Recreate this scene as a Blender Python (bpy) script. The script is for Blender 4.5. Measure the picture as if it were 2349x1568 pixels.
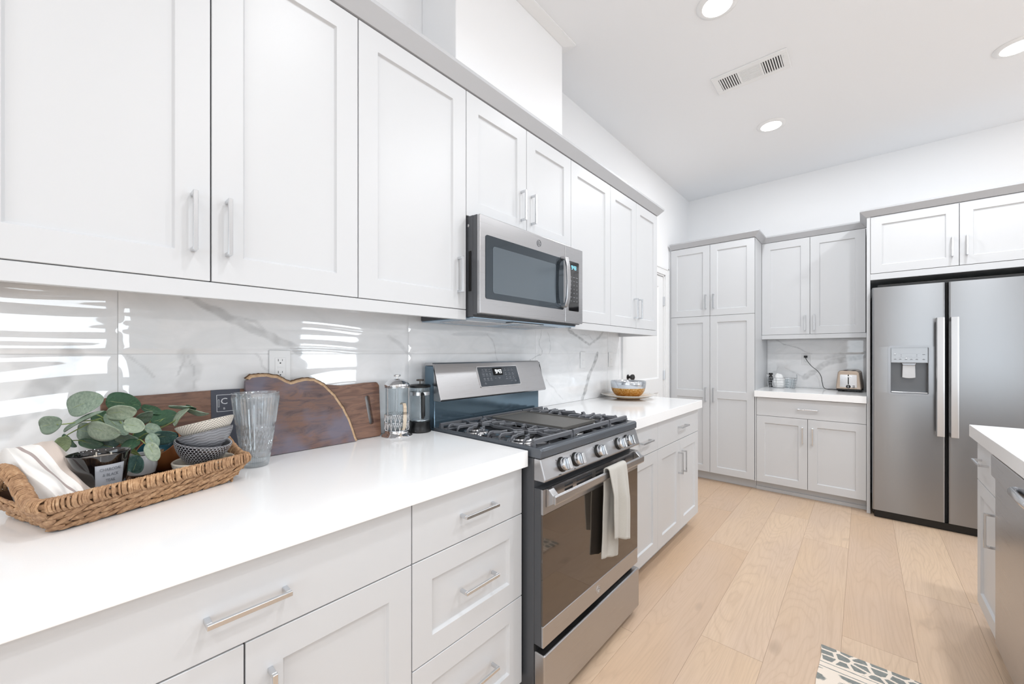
import bpy, bmesh, math, random
from mathutils import Vector, Matrix, noise
PI = math.pi
for o in list(bpy.data.objects): bpy.data.objects.remove(o)
SC = bpy.context.scene
COL = SC.collection

# ------------------------------------------------------------------ camera
cam_d = bpy.data.cameras.new('camera'); cam = bpy.data.objects.new('camera', cam_d); COL.objects.link(cam)
cam_d.sensor_fit = 'HORIZONTAL'; cam_d.sensor_width = 36.0
cam_d.lens = 909.39 / 2349 * 36.0
cam_d.shift_y = 25.74 / 2349
cam_d.clip_start = 0.02; cam_d.clip_end = 100
cam.location = (1.5177, 0.0, 1.2515)
cam.rotation_euler = (PI / 2, 0, 0.72511)
SC.camera = cam

# ------------------------------------------------------------------ world, daylight, exposure
vs = SC.view_settings
vs.view_transform = 'Standard'; vs.look = 'None'; vs.gamma = 1.0; vs.exposure = 0.53; vs.use_curve_mapping = False
W = bpy.data.worlds.new('sky_world'); SC.world = W; W.use_nodes = True
bg = W.node_tree.nodes['Background']; bg.inputs[0].default_value = (0.85, 0.93, 1.0, 1); bg.inputs[1].default_value = 0.5

def area(name, loc, rot, sx, sy, power, col=(1, 1, 1), spread=PI):
    l = bpy.data.lights.new(name, 'AREA'); l.shape = 'RECTANGLE'; l.size = sx; l.size_y = sy
    l.energy = power; l.color = col; l.spread = spread
    o = bpy.data.objects.new(name, l); o.location = loc; o.rotation_euler = rot; COL.objects.link(o); return o
# daylight entering through the window openings of the room (right wall x=6.4, near wall y=-4.0)
DAY = (0.84, 0.93, 1.0)
area('daylight_slider', (6.30, -0.10, 1.50), (0, PI / 2, 0), 1.25, 1.1, 20, DAY)
area('daylight_window', (6.30, 3.45, 1.42), (0, PI / 2, 0), .95, 1.0, 23, DAY)
area('daylight_south', (3.0, -3.90, 1.45), (PI / 2, 0, 0), 3.6, 2.0, 36, DAY)
CEIL_SPOTS = [(0.967, 2.18), (0.986, 3.61), (2.18, 3.617), (2.18, 2.18), (1.38, 0.75), (2.6, 0.75), (1.38, -0.75), (2.18, -0.75),
              (4.2, 2.2), (4.2, 0.2), (4.2, -2.0), (1.6, -2.4)]  # first three are in view; the rest are unseen, added for their light
LAMP_POWER = [2.6, 6.6, 6.8, 12.5, 5.0, 7.0, 3.4, 4.5, 7, 6, 5, 5]

# ------------------------------------------------------------------ materials
def lin(c):
    if isinstance(c, str):
        c = tuple(int(c[i:i + 2], 16) for i in (0, 2, 4))
    return tuple(((v / 255) / 12.92 if v / 255 <= 0.04045 else ((v / 255 + 0.055) / 1.055) ** 2.4) for v in c) + (1,)
class M:
    """small node helper"""
    def __init__(s, name):
        s.m = bpy.data.materials.new(name); s.m.use_nodes = True; s.t = s.m.node_tree; s.n = s.t.nodes
        s.b = s.n['Principled BSDF']; s.out = s.n['Material Output']
    def set(s, **k):
        names = dict(col='Base Color', rough='Roughness', metal='Metallic', ior='IOR', coat='Coat Weight', coatr='Coat Roughness',
                     trans='Transmission Weight', em='Emission Color', es='Emission Strength', spec='Specular IOR Level',
                     aniso='Anisotropic', arot='Anisotropic Rotation', alpha='Alpha', sheen='Sheen Weight', sss='Subsurface Weight')
        for a, v in k.items():
            i = s.b.inputs[names[a]]
            if hasattr(v, 'links') or hasattr(v, 'is_linked'): s.t.links.new(v, i)
            elif a in ('col', 'em'): i.default_value = lin(v)
            else: i.default_value = v
        return s
    def node(s, typ, **k):
        nd = s.n.new(typ)
        for a, v in k.items(): setattr(nd, a, v)
        return nd
    def link(s, a, b): s.t.links.new(a, b); return b.node
    def coord(s, scale=(1, 1, 1), rot=(0, 0, 0), src='Object'):
        tc = s.node('ShaderNodeTexCoord'); mp = s.node('ShaderNodeMapping')
        mp.inputs['Scale'].default_value = scale; mp.inputs['Rotation'].default_value = rot
        s.link(tc.outputs[src], mp.inputs[0]); return mp.outputs[0]
    def noise(s, vec, scale=5, detail=4, rough=0.5, dist=0.0):
        nd = s.node('ShaderNodeTexNoise'); s.link(vec, nd.inputs['Vector'])
        for a, v in (('Scale', scale), ('Detail', detail), ('Roughness', rough), ('Distortion', dist)): nd.inputs[a].default_value = v
        return nd.outputs[0]
    def ramp(s, fac, stops):
        nd = s.node('ShaderNodeValToRGB'); s.link(fac, nd.inputs[0]); e = nd.color_ramp.elements
        while len(e) < len(stops): e.new(0.5)
        for i, (p, c) in enumerate(stops): e[i].position = p; e[i].color = lin(c) if not isinstance(c, float) else (c, c, c, 1)
        return nd.outputs[0]
    def mix(s, fac, a, b, mode='MIX'):
        nd = s.node('ShaderNodeMix', data_type='RGBA', blend_type=mode)
        for v, i in ((fac, nd.inputs['Factor']), (a, nd.inputs['A']), (b, nd.inputs['B'])):
            if hasattr(v, 'is_linked'): s.link(v, i)
            elif isinstance(v, (int, float)): i.default_value = v
            else: i.default_value = lin(v)
        return nd.outputs['Result']
    def math(s, op, a, b=0.0, c=0.0):
        nd = s.node('ShaderNodeMath', operation=op)
        for v, i in zip((a, b, c), nd.inputs):
            if hasattr(v, 'is_linked'): s.link(v, i)
            else: i.default_value = v
        return nd.outputs[0]
    def attr(s, name):
        nd = s.node('ShaderNodeAttribute'); nd.attribute_name = name; return nd
    def bump(s, h, strength=0.3, dist=0.002):
        nd = s.node('ShaderNodeBump'); s.link(h, nd.inputs['Height']); nd.inputs['Strength'].default_value = strength
        nd.inputs['Distance'].default_value = dist; s.link(nd.outputs[0], s.b.inputs['Normal']); return s
def simple(name, col, rough=0.5, metal=0.0, **k): return M(name).set(col=col, rough=rough, metal=metal, **k).m

MT = {}
def paint(name, col, rough, bscale=180, bs=0.05):
    m = M(name).set(col=col, rough=rough); v = m.coord(); m.bump(m.noise(v, bscale, 3, 0.6), bs, 0.0006); return m.m
MT['wall'] = paint('wall_paint', 'F7F7F8', 0.75, 220, 0.12)
MT['ceiling'] = paint('ceiling_paint', 'F5F6F8', 0.9, 160, 0.25)
MT['trim'] = paint('trim_paint', 'F4F4F4', 0.4, 60, 0.02)
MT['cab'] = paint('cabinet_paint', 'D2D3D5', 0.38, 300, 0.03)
MT['crown'] = paint('crown_shaded_paint', 'BFC0C3', 0.45, 300, 0.03)  # greyer than the cabinets: shade of the down-facing molding put into the colour
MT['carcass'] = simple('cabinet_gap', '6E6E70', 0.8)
MT['toe'] = simple('toe_kick_paint', 'CDCED0', 0.6)
m = M('quartz'); v = m.coord(); m.set(col=m.ramp(m.noise(v, 700, 2), [(0.35, 'FAFAFB'), (0.6, 'FDFDFD')]), rough=0.13, spec=0.5); MT['quartz'] = m.m
MT['chrome'] = simple('polished_chrome', 'E6E7E9', 0.09, 1.0)
MT['nickel'] = simple('satin_nickel', 'D6D8DB', 0.22, 1.0)
m = M('brushed_steel'); v = m.coord((1, 1, 260)); n = m.noise(v, 3, 3, 0.6)
m.set(col='B9B9BB', metal=1.0, rough=m.ramp(n, [(0.3, 0.27), (0.7, 0.31)]), aniso=0.5); MT['steel'] = m.m
m = M('brushed_steel_fridge'); v = m.coord((2, 1, 300)); n = m.noise(v, 3, 3, 0.6)
m.set(col='9B9C9E', metal=1.0, rough=m.ramp(n, [(0.3, 0.30), (0.7, 0.34)]), aniso=0.6, arot=0.25); MT['fsteel'] = m.m
MT['fhandle'] = simple('satin_handle_steel', 'D2D2D3', 0.28, 1.0)
MT['bezel'] = simple('bezel_steel', '9FA0A3', 0.35, 0.9)
MT['black'] = simple('black_plastic', '0C0C0D', 0.35)
MT['blackgloss'] = simple('black_glass', '141416', 0.06, coat=0.5)
MT['enamel'] = simple('dark_grey_enamel', '5C6168', 0.2, 0.3)
MT['sideblack'] = simple('dark_side_panel', '4C4E52', 0.3, 0.1)
MT['castiron'] = simple('cast_iron_grate', '6C6E73', 0.42, 0.3)
MT['griddle'] = simple('griddle_iron', '6A6865', 0.5, 0.2)
MT['dark'] = simple('dark_void', '050505', 0.9)
MT['plastic_w'] = simple('white_plastic', 'F2F2F2', 0.35)
MT['slot'] = simple('slot_dark', '333335', 0.6)
MT['lens'] = M('light_lens').set(col='FFFFFF', em='FFFCF8', es=5.0, rough=0.4).m
MT['led_w'] = M('led_white').set(col='FFFFFF', em='F0F6FF', es=1.1).m
MT['led_c'] = M('led_cyan').set(col='9FE8FF', em='7FDcFF', es=.8).m
MT['print'] = simple('panel_print', 'B9BCC2', 0.5)
MT['printdk'] = simple('panel_print_dark', '6F7175', 0.5)

# floor: planks carry a tone attribute; grain runs along y
m = M('oak_plank'); tone = m.attr('tone'); sep = m.node('ShaderNodeSeparateColor'); m.link(tone.outputs['Color'], sep.inputs[0])
tc = m.node('ShaderNodeTexCoord'); add = m.node('ShaderNodeVectorMath', operation='ADD'); sc_ = m.node('ShaderNodeVectorMath', operation='SCALE')
m.link(tone.outputs['Color'], sc_.inputs[0]); sc_.inputs['Scale'].default_value = 17.0
m.link(tc.outputs['Object'], add.inputs[0]); m.link(sc_.outputs[0], add.inputs[1])
mp = m.node('ShaderNodeMapping'); mp.inputs['Scale'].default_value = (5.2, 0.62, 1); m.link(add.outputs[0], mp.inputs[0])
big = m.noise(mp.outputs[0], 1.0, 1.6, 0.45, 0.35)
wv = m.math('FRACT', m.math('MULTIPLY', m.math('ADD', big, m.math('MULTIPLY', m.noise(mp.outputs[0], 9.0, 2, .5), .02)), 30.0))
mp2 = m.node('ShaderNodeMapping'); mp2.inputs['Scale'].default_value = (150, 5, 1); m.link(add.outputs[0], mp2.inputs[0])
fine = m.noise(mp2.outputs[0], 1.0, 3, 0.7, 0.1)
mp3 = m.node('ShaderNodeMapping'); mp3.inputs['Scale'].default_value = (3.0, 1.2, 1); m.link(add.outputs[0], mp3.inputs[0])
cloud = m.noise(mp3.outputs[0], 1.0, 2, 0.5)
base = m.ramp(sep.outputs[1], [(0.0, 'D2B294'), (0.35, 'DCC0A3'), (0.7, 'E2C7AB'), (1.0, 'D8B99B')])
c1 = m.mix(m.ramp(cloud, [(0.35, 0.0), (0.65, 0.6)]), base, 'D3BBA8')
ring = m.ramp(wv, [(0.0, 0.36), (0.12, 0.10), (0.5, 0.0), (0.86, 0.10), (1.0, 0.36)])
c2 = m.mix(ring, c1, 'BFA288')
c3 = m.mix(m.ramp(fine, [(0.42, 0.0), (0.72, 0.42)]), c2, 'C4A98F')
mpk = m.node('ShaderNodeMapping'); mpk.inputs['Scale'].default_value = (9, 3.2, 1); m.link(add.outputs[0], mpk.inputs[0])
knot = m.noise(mpk.outputs[0], 1.0, 1, 0.3)
c4 = m.mix(m.ramp(knot, [(0.76, 0.0), (0.84, 0.55)]), c3, '9C8673')
m.set(col=c4, rough=0.42); m.bump(fine, 0.12, 0.0008); MT['oak'] = m.m
MT['floor_gap'] = simple('plank_gap', 'B59E8A', 0.8)

# marble tile: vein strength painted as a tile pattern attribute
m = M('marble_tile'); a = m.attr('vein'); v = m.coord((3, 3, 5)); n = m.noise(v, 1.6, 6, 0.6, 1.2)
soft = m.ramp(n, [(0.35, 'FAFAFB'), (0.62, 'F2F3F4'), (0.75, 'F8F8F9')])
m.set(col=m.mix(a.outputs['Fac'], soft, '9C9D9E'), rough=0.035, ior=1.6, coat=0.5, coatr=0.02); MT['marble'] = m.m
MT['grout'] = simple('tile_grout', 'DADADA', 0.8)

# ------------------------------------------------------------------ mesh helpers
def worg(o):
    v = Vector((0, 0, 0))
    while o is not None: v += o.location; o = o.parent
    return v
class MB:
    """collects shapes; build() links ONE mesh object"""
    def __init__(s, T=None): s.v = []; s.f = []; s.T = T; s.mi = []; s.cur = 0
    def add(s, vs, fs, T=None):
        o = len(s.v); T = T or s.T
        s.v += [tuple(T(*p)) if T else tuple(p) for p in vs]
        s.f += [tuple(i + o for i in f) for f in fs]; s.mi += [s.cur] * len(fs); return s
    def box(s, a0, a1, b0, b1, c0, c1):
        vs = [(a, b, c) for c in (c0, c1) for b in (b0, b1) for a in (a0, a1)]
        return s.add(vs, [(0, 2, 3, 1), (4, 5, 7, 6), (0, 1, 5, 4), (2, 6, 7, 3), (0, 4, 6, 2), (1, 3, 7, 5)])
    def prism(s, poly, d0, d1, mp):
        """poly of 2D points; mp(u,v,d)->xyz"""
        n = len(poly); vs = [mp(u, v, d0) for u, v in poly] + [mp(u, v, d1) for u, v in poly]
        fs = [tuple(range(n - 1, -1, -1)), tuple(range(n, 2 * n))] + [(i, (i + 1) % n, n + (i + 1) % n, n + i) for i in range(n)]
        return s.add(vs, fs)
    def lathe(s, prof, c, seg=48, axis='z', ang=2 * PI, fr=None):
        """prof [(r,h)]; fr(x,y,z)->xyz optional"""
        n = len(prof); vs = []; fs = []
        for k in range(seg):
            t = ang * k / seg; ct, st = math.cos(t), math.sin(t)
            for r, h in prof:
                p = (r * ct, r * st, h)
                if axis == 'x': p = (h, r * ct, r * st)
                if axis == 'y': p = (r * ct, h, r * st)
                if fr: p = fr(*p)
                vs.append((p[0] + c[0], p[1] + c[1], p[2] + c[2]))
        for k in range(seg):
            k2 = (k + 1) % seg
            for i in range(n - 1):
                if prof[i][0] < 1e-7 and prof[i + 1][0] < 1e-7: continue
                fs.append((k * n + i, k2 * n + i, k2 * n + i + 1, k * n + i + 1))
        return s.add(vs, fs)
    def tube(s, pts, r, seg=8, closed=False, flat=None):
        """round (or flat=(ru,rv) elliptic) tube along pts"""
        P = [Vector(p) for p in pts]; n = len(P); vs = []; fs = []
        rr = r if isinstance(r, (list, tuple)) else [r] * n
        up = None
        for i in range(n):
            if closed: d = P[(i + 1) % n] - P[i - 1]
            else: d = P[min(i + 1, n - 1)] - P[max(i - 1, 0)]
            d.normalize()
            if up is None:
                up = Vector((0, 0, 1)) if abs(d.z) < 0.9 else Vector((1, 0, 0))
            u = up - d * up.dot(d)
            if u.length < 1e-5: u = Vector((1, 0, 0)) - d * d.x
            u.normalize(); up = u; w = d.cross(u)
            for k in range(seg):
                t = 2 * PI * k / seg; ru, rv = (rr[i], rr[i]) if not flat else (rr[i] * flat[0], rr[i] * flat[1])
                vs.append(P[i] + u * math.cos(t) * ru + w * math.sin(t) * rv)
        m_ = n if closed else n - 1
        for i in range(m_):
            j = (i + 1) % n
            for k in range(seg): k2 = (k + 1) % seg; fs.append((i * seg + k, j * seg + k, j * seg + k2, i * seg + k2))
        if not closed:
            fs.append(tuple(range(seg - 1, -1, -1))); fs.append(tuple((n - 1) * seg + k for k in range(seg)))
        return s.add([tuple(v) for v in vs], fs)
    def sweep(s, path, prof, z=True):
        """mitred sweep: path 2D pts, prof [(off,z)] closed polygon; off to the left of travel"""
        n = len(path); P = [Vector(p) for p in path]; vs = []; fs = []; k = len(prof)
        for i in range(n):
            d0 = (P[i] - P[i - 1]).normalized() if i else None
            d1 = (P[i + 1] - P[i]).normalized() if i < n - 1 else None
            n0 = Vector((-d0.y, d0.x)) if d0 else None; n1 = Vector((-d1.y, d1.x)) if d1 else None
            if n0 is None: nn = n1
            elif n1 is None: nn = n0
            else: b = (n0 + n1); nn = b / (b.dot(n0))
            for off, zz in prof: q = P[i] + nn * off; vs.append((q.x, q.y, zz))
        for i in range(n - 1):
            for j in range(k): j2 = (j + 1) % k; fs.append((i * k + j, (i + 1) * k + j, (i + 1) * k + j2, i * k + j2))
        fs.append(tuple(range(k))); fs.append(tuple((n - 1) * k + j for j in range(k - 1, -1, -1)))
        return s.add(vs, fs)
    def grid(s, nu, nv, fn, close_u=False):
        vs = [fn(i / (nu if close_u else nu - 1), j / (nv - 1)) for i in range(nu) for j in range(nv)]
        fs = []
        for i in range(nu if close_u else nu - 1):
            i2 = (i + 1) % nu
            for j in range(nv - 1): fs.append((i * nv + j, i2 * nv + j, i2 * nv + j + 1, i * nv + j + 1))
        return s.add(vs, fs)
    def build(s, name, mat, parent=None, smooth=None, bevel=0, seg=2, local=False, mats=None, recalc=True, weld=False):
        me = bpy.data.meshes.new(name)
        o_ = Vector((0, 0, 0)) if (local or parent is None) else worg(parent)
        me.from_pydata([(v[0] - o_.x, v[1] - o_.y, v[2] - o_.z) for v in s.v], [], s.f)
        for mm in (mats or [mat]): me.materials.append(mm)
        if mats:
            for p, i in zip(me.polygons, s.mi): p.material_index = i
        if recalc or weld:
            b = bmesh.new(); b.from_mesh(me)
            if weld: bmesh.ops.remove_doubles(b, verts=b.verts, dist=1e-6)
            if recalc: bmesh.ops.recalc_face_normals(b, faces=b.faces)
            b.to_mesh(me); b.free()
        ob = bpy.data.objects.new(name, me); COL.objects.link(ob); ob.parent = parent
        if bevel:
            md = ob.modifiers.new('bevel', 'BEVEL'); md.width = bevel; md.segments = seg; md.limit_method = 'ANGLE'; md.angle_limit = math.radians(40)
        if smooth is not None:
            for p in me.polygons: p.use_smooth = True
            if smooth < 180:
                me.set_sharp_from_angle(angle=math.radians(smooth))
        return ob
def thing(name, loc, label, cat, group=None, rotz=0):
    o = bpy.data.objects.new(name, None); COL.objects.link(o); o.location = loc; o.rotation_euler = (0, 0, rotz)
    o.empty_display_size = 0.05
    o['label'] = label; o['category'] = cat
    if group: o['group'] = group
    return o
def tag(o, label, cat, group=None):
    o['label'] = label; o['category'] = cat
    if group: o['group'] = group
    return o
def struct(o): o['kind'] = 'structure'; return o
def origin_to(o, p):
    """move a top-level mesh's origin to p"""
    p = Vector(p); me = o.data
    for v in me.vertices: v.co -= p
    o.location = p; return o

# face frames: (u along the wall, v up, w out of the wall)
def F_left(x): return lambda u, v, w: (x + w, u, v)
def F_back(y): return lambda u, v, w: (u, y - w, v)
def F_isl(x): return lambda u, v, w: (x - w, u, v)

from mathutils.geometry import tessellate_polygon
def plate_holes(mb, outer, holes, w0, w1):
    loops = [outer] + holes; flat = [p for l in loops for p in l]; n = len(flat)
    tri = tessellate_polygon([[Vector((p[0], p[1], 0)) for p in l] for l in loops])
    fs = [tuple(t) for t in tri] + [tuple(i + n for i in t) for t in tri]
    o = 0
    for l in loops: m_ = len(l); fs += [(o + i, o + (i + 1) % m_, n + o + (i + 1) % m_, n + o + i) for i in range(m_)]; o += m_
    mb.add([(p[0], p[1], w0) for p in flat] + [(p[0], p[1], w1) for p in flat], fs)
def shaker(mb, u0, u1, v0, v1, w1, th=0.019, st=0.067, rec=0.009, bev=0.004, rails=()):
    """shaker door whose front face is w1; rails: extra rails (va,vb)"""
    if u1 < u0: u0, u1 = u1, u0
    vsx = [v0] + [v0 + st] + [q for r in rails for q in r] + [v1 - st] + [v1]
    holes = []
    for i in range(1, len(vsx) - 1, 2): holes.append([(u0 + st, vsx[i]), (u1 - st, vsx[i]), (u1 - st, vsx[i + 1]), (u0 + st, vsx[i + 1])])
    plate_holes(mb, [(u0, v0), (u1, v0), (u1, v1), (u0, v1)], holes, w1 - rec - 0.001, w1)
    mb.box(u0 + .0002, u1 - .0002, v0 + .0002, v1 - .0002, w1 - th, w1 - rec - 0.0005)
    for o4 in holes:
        (a0, b0), (a1, b1) = o4[0], o4[2]
        i4 = [(a0 + bev, b0 + bev), (a1 - bev, b0 + bev), (a1 - bev, b1 - bev), (a0 + bev, b1 - bev)]
        vs = [(p[0], p[1], w1 - 0.0015) for p in o4] + [(p[0], p[1], w1 - rec) for p in i4]
        mb.add(vs, [(k, (k + 1) % 4, 4 + (k + 1) % 4, 4 + k) for k in range(4)] + [(4, 5, 6, 7)])
def pull(T, parent, u, v, w, L=0.14, vert=True, proj=0.032, t=0.0095, mat='nickel'):
    """square bar pull centred at (u,v) on face w"""
    mb = MB(T); h = L / 2
    if vert:
        mb.box(u - t / 2, u + t / 2, v - h, v + h, w + proj - t * 0.8, w + proj)
        for s_ in (-1, 1): mb.box(u - t / 2, u + t / 2, v + s_ * h - (t if s_ > 0 else 0), v + s_ * h + (t if s_ < 0 else 0), w - 0.0005, w + proj - t * 0.8 - 1e-4)
    else:
        mb.box(u - h, u + h, v - t / 2, v + t / 2, w + proj - t * 0.8, w + proj)
        for s_ in (-1, 1): mb.box(u + s_ * h - (t if s_ > 0 else 0), u + s_ * h + (t if s_ < 0 else 0), v - t / 2, v + t / 2, w - 0.0005, w + proj - t * 0.8 - 1e-4)
    return mb.build('handle', MT[mat], parent, bevel=0.0008, seg=1)
G = 0.0015
def door(T, parent, u0, u1, v0, v1, hu=None, hv=None, rails=(), st=0.067, name='door', hL=0.14):
    mb = MB(T); shaker(mb, u0 + G, u1 - G, v0 + G, v1 - G, 0.0, st=st, rails=rails)
    d = mb.build(name, MT['cab'], parent, bevel=0.001, seg=1)
    if hu is not None: pull(T, d, hu, hv, 0.0, L=hL)
    return d
def drawer(T, parent, u0, u1, v0, v1, hu=None, hv=None, panel=False):
    mb = MB(T)
    if panel: shaker(mb, u0 + G, u1 - G, v0 + G, v1 - G, 0.0, st=0.065)
    else: mb.box(u0 + G, u1 - G, v0 + G, v1 - G, -0.019, 0.0)
    d = mb.build('drawer', MT['cab'], parent, bevel=0.0012, seg=1)
    if hu is not None: pull(T, d, hu, hv, 0.0, vert=False)
    return d
def carcass(T, parent, u0, u1, v0, v1, depth, name='cabinet_body', skin=0.0):
    """box behind the doors: dark front edge strip seen in the gaps, painted outside"""
    mb = MB(T); mb.cur = 0; mb.box(u0, u1, v0, v1, -depth, -0.0225)
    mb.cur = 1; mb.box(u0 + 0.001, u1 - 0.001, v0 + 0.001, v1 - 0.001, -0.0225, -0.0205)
    return mb.build(name, None, parent, mats=[MT['cab'], MT['carcass']])

# ------------------------------------------------------------------ room shell
RX, RY0, RY1, H = 6.4, -4.0, 4.80, 3.0093
def wallobj(name, boxes, mat='wall', bevel=0):
    mb = MB()
    for b in boxes: mb.box(*b)
    return struct(mb.build(name, MT[mat], bevel=bevel))
# left wall with the doorway y 3.165..4.06, z 0..2.045
DY0, DY1, DZ = 3.165, 4.065, 2.045
wallobj('wall_left', [(-0.12, 0, RY0 - .12, DY0, 0, H), (-0.12, 0, DY1, RY1 + .12, 0, H), (-0.12, 0, DY0, DY1, DZ, H)])
wallobj('wall_back', [(-0.12, RX + .12, RY1, RY1 + 0.12, 0, H)])
# right wall with slider opening y -1.65..0.95, z 0.05..2.35 and window y 2.75..3.95, z .95..2.2
wallobj('wall_right', [(RX, RX + .12, RY0, -1.65, 0, H), (RX, RX + .12, 0.95, 2.75, 0, H), (RX, RX + .12, 3.95, RY1, 0, H),
                       (RX, RX + .12, -1.65, 0.95, 2.35, H), (RX, RX + .12, -1.65, 0.95, 0, 0.05), (RX, RX + .12, 2.75, 3.95, 0, 0.9), (RX, RX + .12, 2.75, 3.95, 2.2, H)])
wallobj('wall_near', [(-.12, 1.2, RY0 - .12, RY0, 0, H), (4.8, RX + .12, RY0 - .12, RY0, 0, H), (1.2, 4.8, RY0 - .12, RY0, 0, 0.45), (1.2, 4.8, RY0 - .12, RY0, 2.45, H)])
def winframe(n, T, u0, u1, v0, v1, mull):
    mb = MB(T); t = 0.05
    mb.box(u0, u1, v0, v0 + t, -.08, -.03); mb.box(u0, u1, v1 - t, v1, -.08, -.03); mb.box(u0, u0 + t, v0, v1, -.08, -.03); mb.box(u1 - t, u1, v0, v1, -.08, -.03)
    for q in mull: mb.box(q - t / 2, q + t / 2, v0, v1, -.08, -.03)
    struct(mb.build(n, MT['trim']))
winframe('window_1', lambda u, v, w: (RX - w, u, v), -1.65, 0.95, 0.05, 2.35, [-0.35])
winframe('window_2', lambda u, v, w: (RX - w, u, v), 2.75, 3.95, 0.9, 2.2, [])
winframe('window_3', lambda u, v, w: (u, RY0 + w, v), 1.2, 4.8, 0.45, 2.45, [3.0])
wallobj('ceiling', [(-.12, RX + .12, RY0 - .12, RY1 + .12, H, H + 0.1)], 'ceiling')
# boxed chase above the microwave cabinet, with its crown
mb = MB(); mb.box(0.0, 0.2383, 1.0885, 1.8753, 2.3135, H); struct(origin_to(mb.build('wall_chase', MT['wall'], bevel=0.004), (0, 1.48, 2.3135)))
mb = MB(); pr = [(0.0, H - 0.020), (0.006, H - 0.020), (0.056, H - 0.010), (0.056, H - 0.0005), (0.0, H - 0.0005)]
mb.sweep([(0.0005, 1.8753), (0.2388, 1.8753), (0.2388, 1.0885), (0.0005, 1.0885)][::1], [(o, z) for o, z in pr]); struct(mb.build('trim_3', MT['trim']))

# floor planks
def floor():
    random.seed(5)
    wdt = 0.2345; gap = 0.0007; mb = MB(); tones = []
    joints = {-3: [(2.86)], -2: [1.876, 3.71], -1: [3.332], 0: [2.287], 1: [2.94], -4: [3.49, 1.69]}
    x0 = 1.447
    k = -8
    while x0 + k * wdt < RX:
        a, b = x0 + k * wdt, x0 + (k + 1) * wdt
        a2, b2 = max(a, -0.1), min(b, RX + .1)
        if b2 > a2:
            base = joints.get(k, [random.uniform(0, 1.5)])
            ys = sorted(base)
            # fill with 1.5..1.8 m planks both ways
            while ys[0] > RY0: ys.insert(0, ys[0] - random.uniform(1.45, 1.8))
            while ys[-1] < RY1: ys.append(ys[-1] + random.uniform(1.45, 1.8))
            for y0, y1 in zip(ys, ys[1:]):
                c, d = max(y0, RY0 - .1), min(y1, RY1 + .1)
                if d <= c: continue
                g = gap
                vs = [(a2 + g, c + g, 0), (b2 - g, c + g, 0), (b2 - g, d - g, 0), (a2 + g, d - g, 0),
                      (a2 + g, c + g, -.002), (b2 - g, c + g, -.002), (b2 - g, d - g, -.002), (a2 + g, d - g, -.002)]
                mb.add(vs, [(0, 1, 2, 3), (0, 4, 5, 1), (1, 5, 6, 2), (2, 6, 7, 3), (3, 7, 4, 0)])
                tones += [(random.random(), random.random(), random.random(), 1)] * 5
        k += 1
    mb.cur = 1; mb.box(-0.1, RX + .1, RY0 - .1, RY1 + .1, -0.02, -0.0012); tones += [(0, 0, 0, 1)] * 6
    o = mb.build('floor', None, mats=[MT['oak'], MT['floor_gap']], recalc=False)
    at = o.data.attributes.new('tone', 'FLOAT_COLOR', 'FACE')
    for i, t in enumerate(tones): at.data[i].color = t
    struct(o)
floor()

# doorway in the left wall: casing, door slab with two panels, lever knob, hinges
mb = MB(F_left(0))
for a0, a1, b0, b1 in ((DY0 - .075, DY0, 0, DZ + .075), (DY1, DY1 + .072, 0, DZ + .075), (DY0, DY1, DZ, DZ + .075)):
    mb.box(a0, a1, b0, b1, 0.0002, 0.012)
for a0, a1, b0, b1 in ((DY0 - .075, DY0 - .055, 0, DZ + .075), (DY1 + .052, DY1 + .072, 0, DZ + .075), (DY0 - .075, DY1 + .072, DZ + .055, DZ + .075)):
    mb.box(a0, a1, b0, b1, 0.012, 0.018)
mb.box(DY0, DY0 + .014, 0, DZ, -.12, 0.001); mb.box(DY1 - .014, DY1, 0, DZ, -.12, 0.001); mb.box(DY0, DY1, DZ - .014, DZ, -.12, 0.001)
struct(mb.build('trim_1', MT['trim'], bevel=0.002))
mb = MB(F_left(-0.012)); shaker(mb, DY0 + .017, DY1 - .017, 0.01, DZ - .017, 0, th=0.035, st=0.11, rec=0.012, bev=0.012, rails=((0.86, 1.0),))
dr = mb.build('door_1', MT['trim'], bevel=0.001, seg=1); struct(dr); origin_to(dr, (-0.03, 3.6, 0.01))
for hz in (0.25, 1.03, 1.78):
    mb = MB(); mb.box(-0.012, 0.004, DY1 - .026, DY1 - .006, hz - .045, hz + .045); mb.tube([(0.002, DY1 - .016, hz - .047), (0.002, DY1 - .016, hz + .047)], 0.006)
    mb.build('hinge', MT['nickel'], dr)
mb = MB(); mb.lathe([(0, 0), (.022, 0), (.022, .005), (.010, .008), (.011, .022), (.021, .030), (.026, .042), (.024, .054), (.012, .061), (0, .062)], (-0.012, DY0 + .075, 1.045), 32, 'x')
mb.build('door_knob', simple('dark_bronze', '4B4A4A', 0.3, 0.8), dr, smooth=50)

wallobj('baseboard_left', [(0.0005, 0.013, 3.066 - .0, DY0 - .076, 0, 0.1), (0.0005, 0.013, DY1 + .073, 4.19, 0, 0.1)], 'trim', 0.002)

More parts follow.
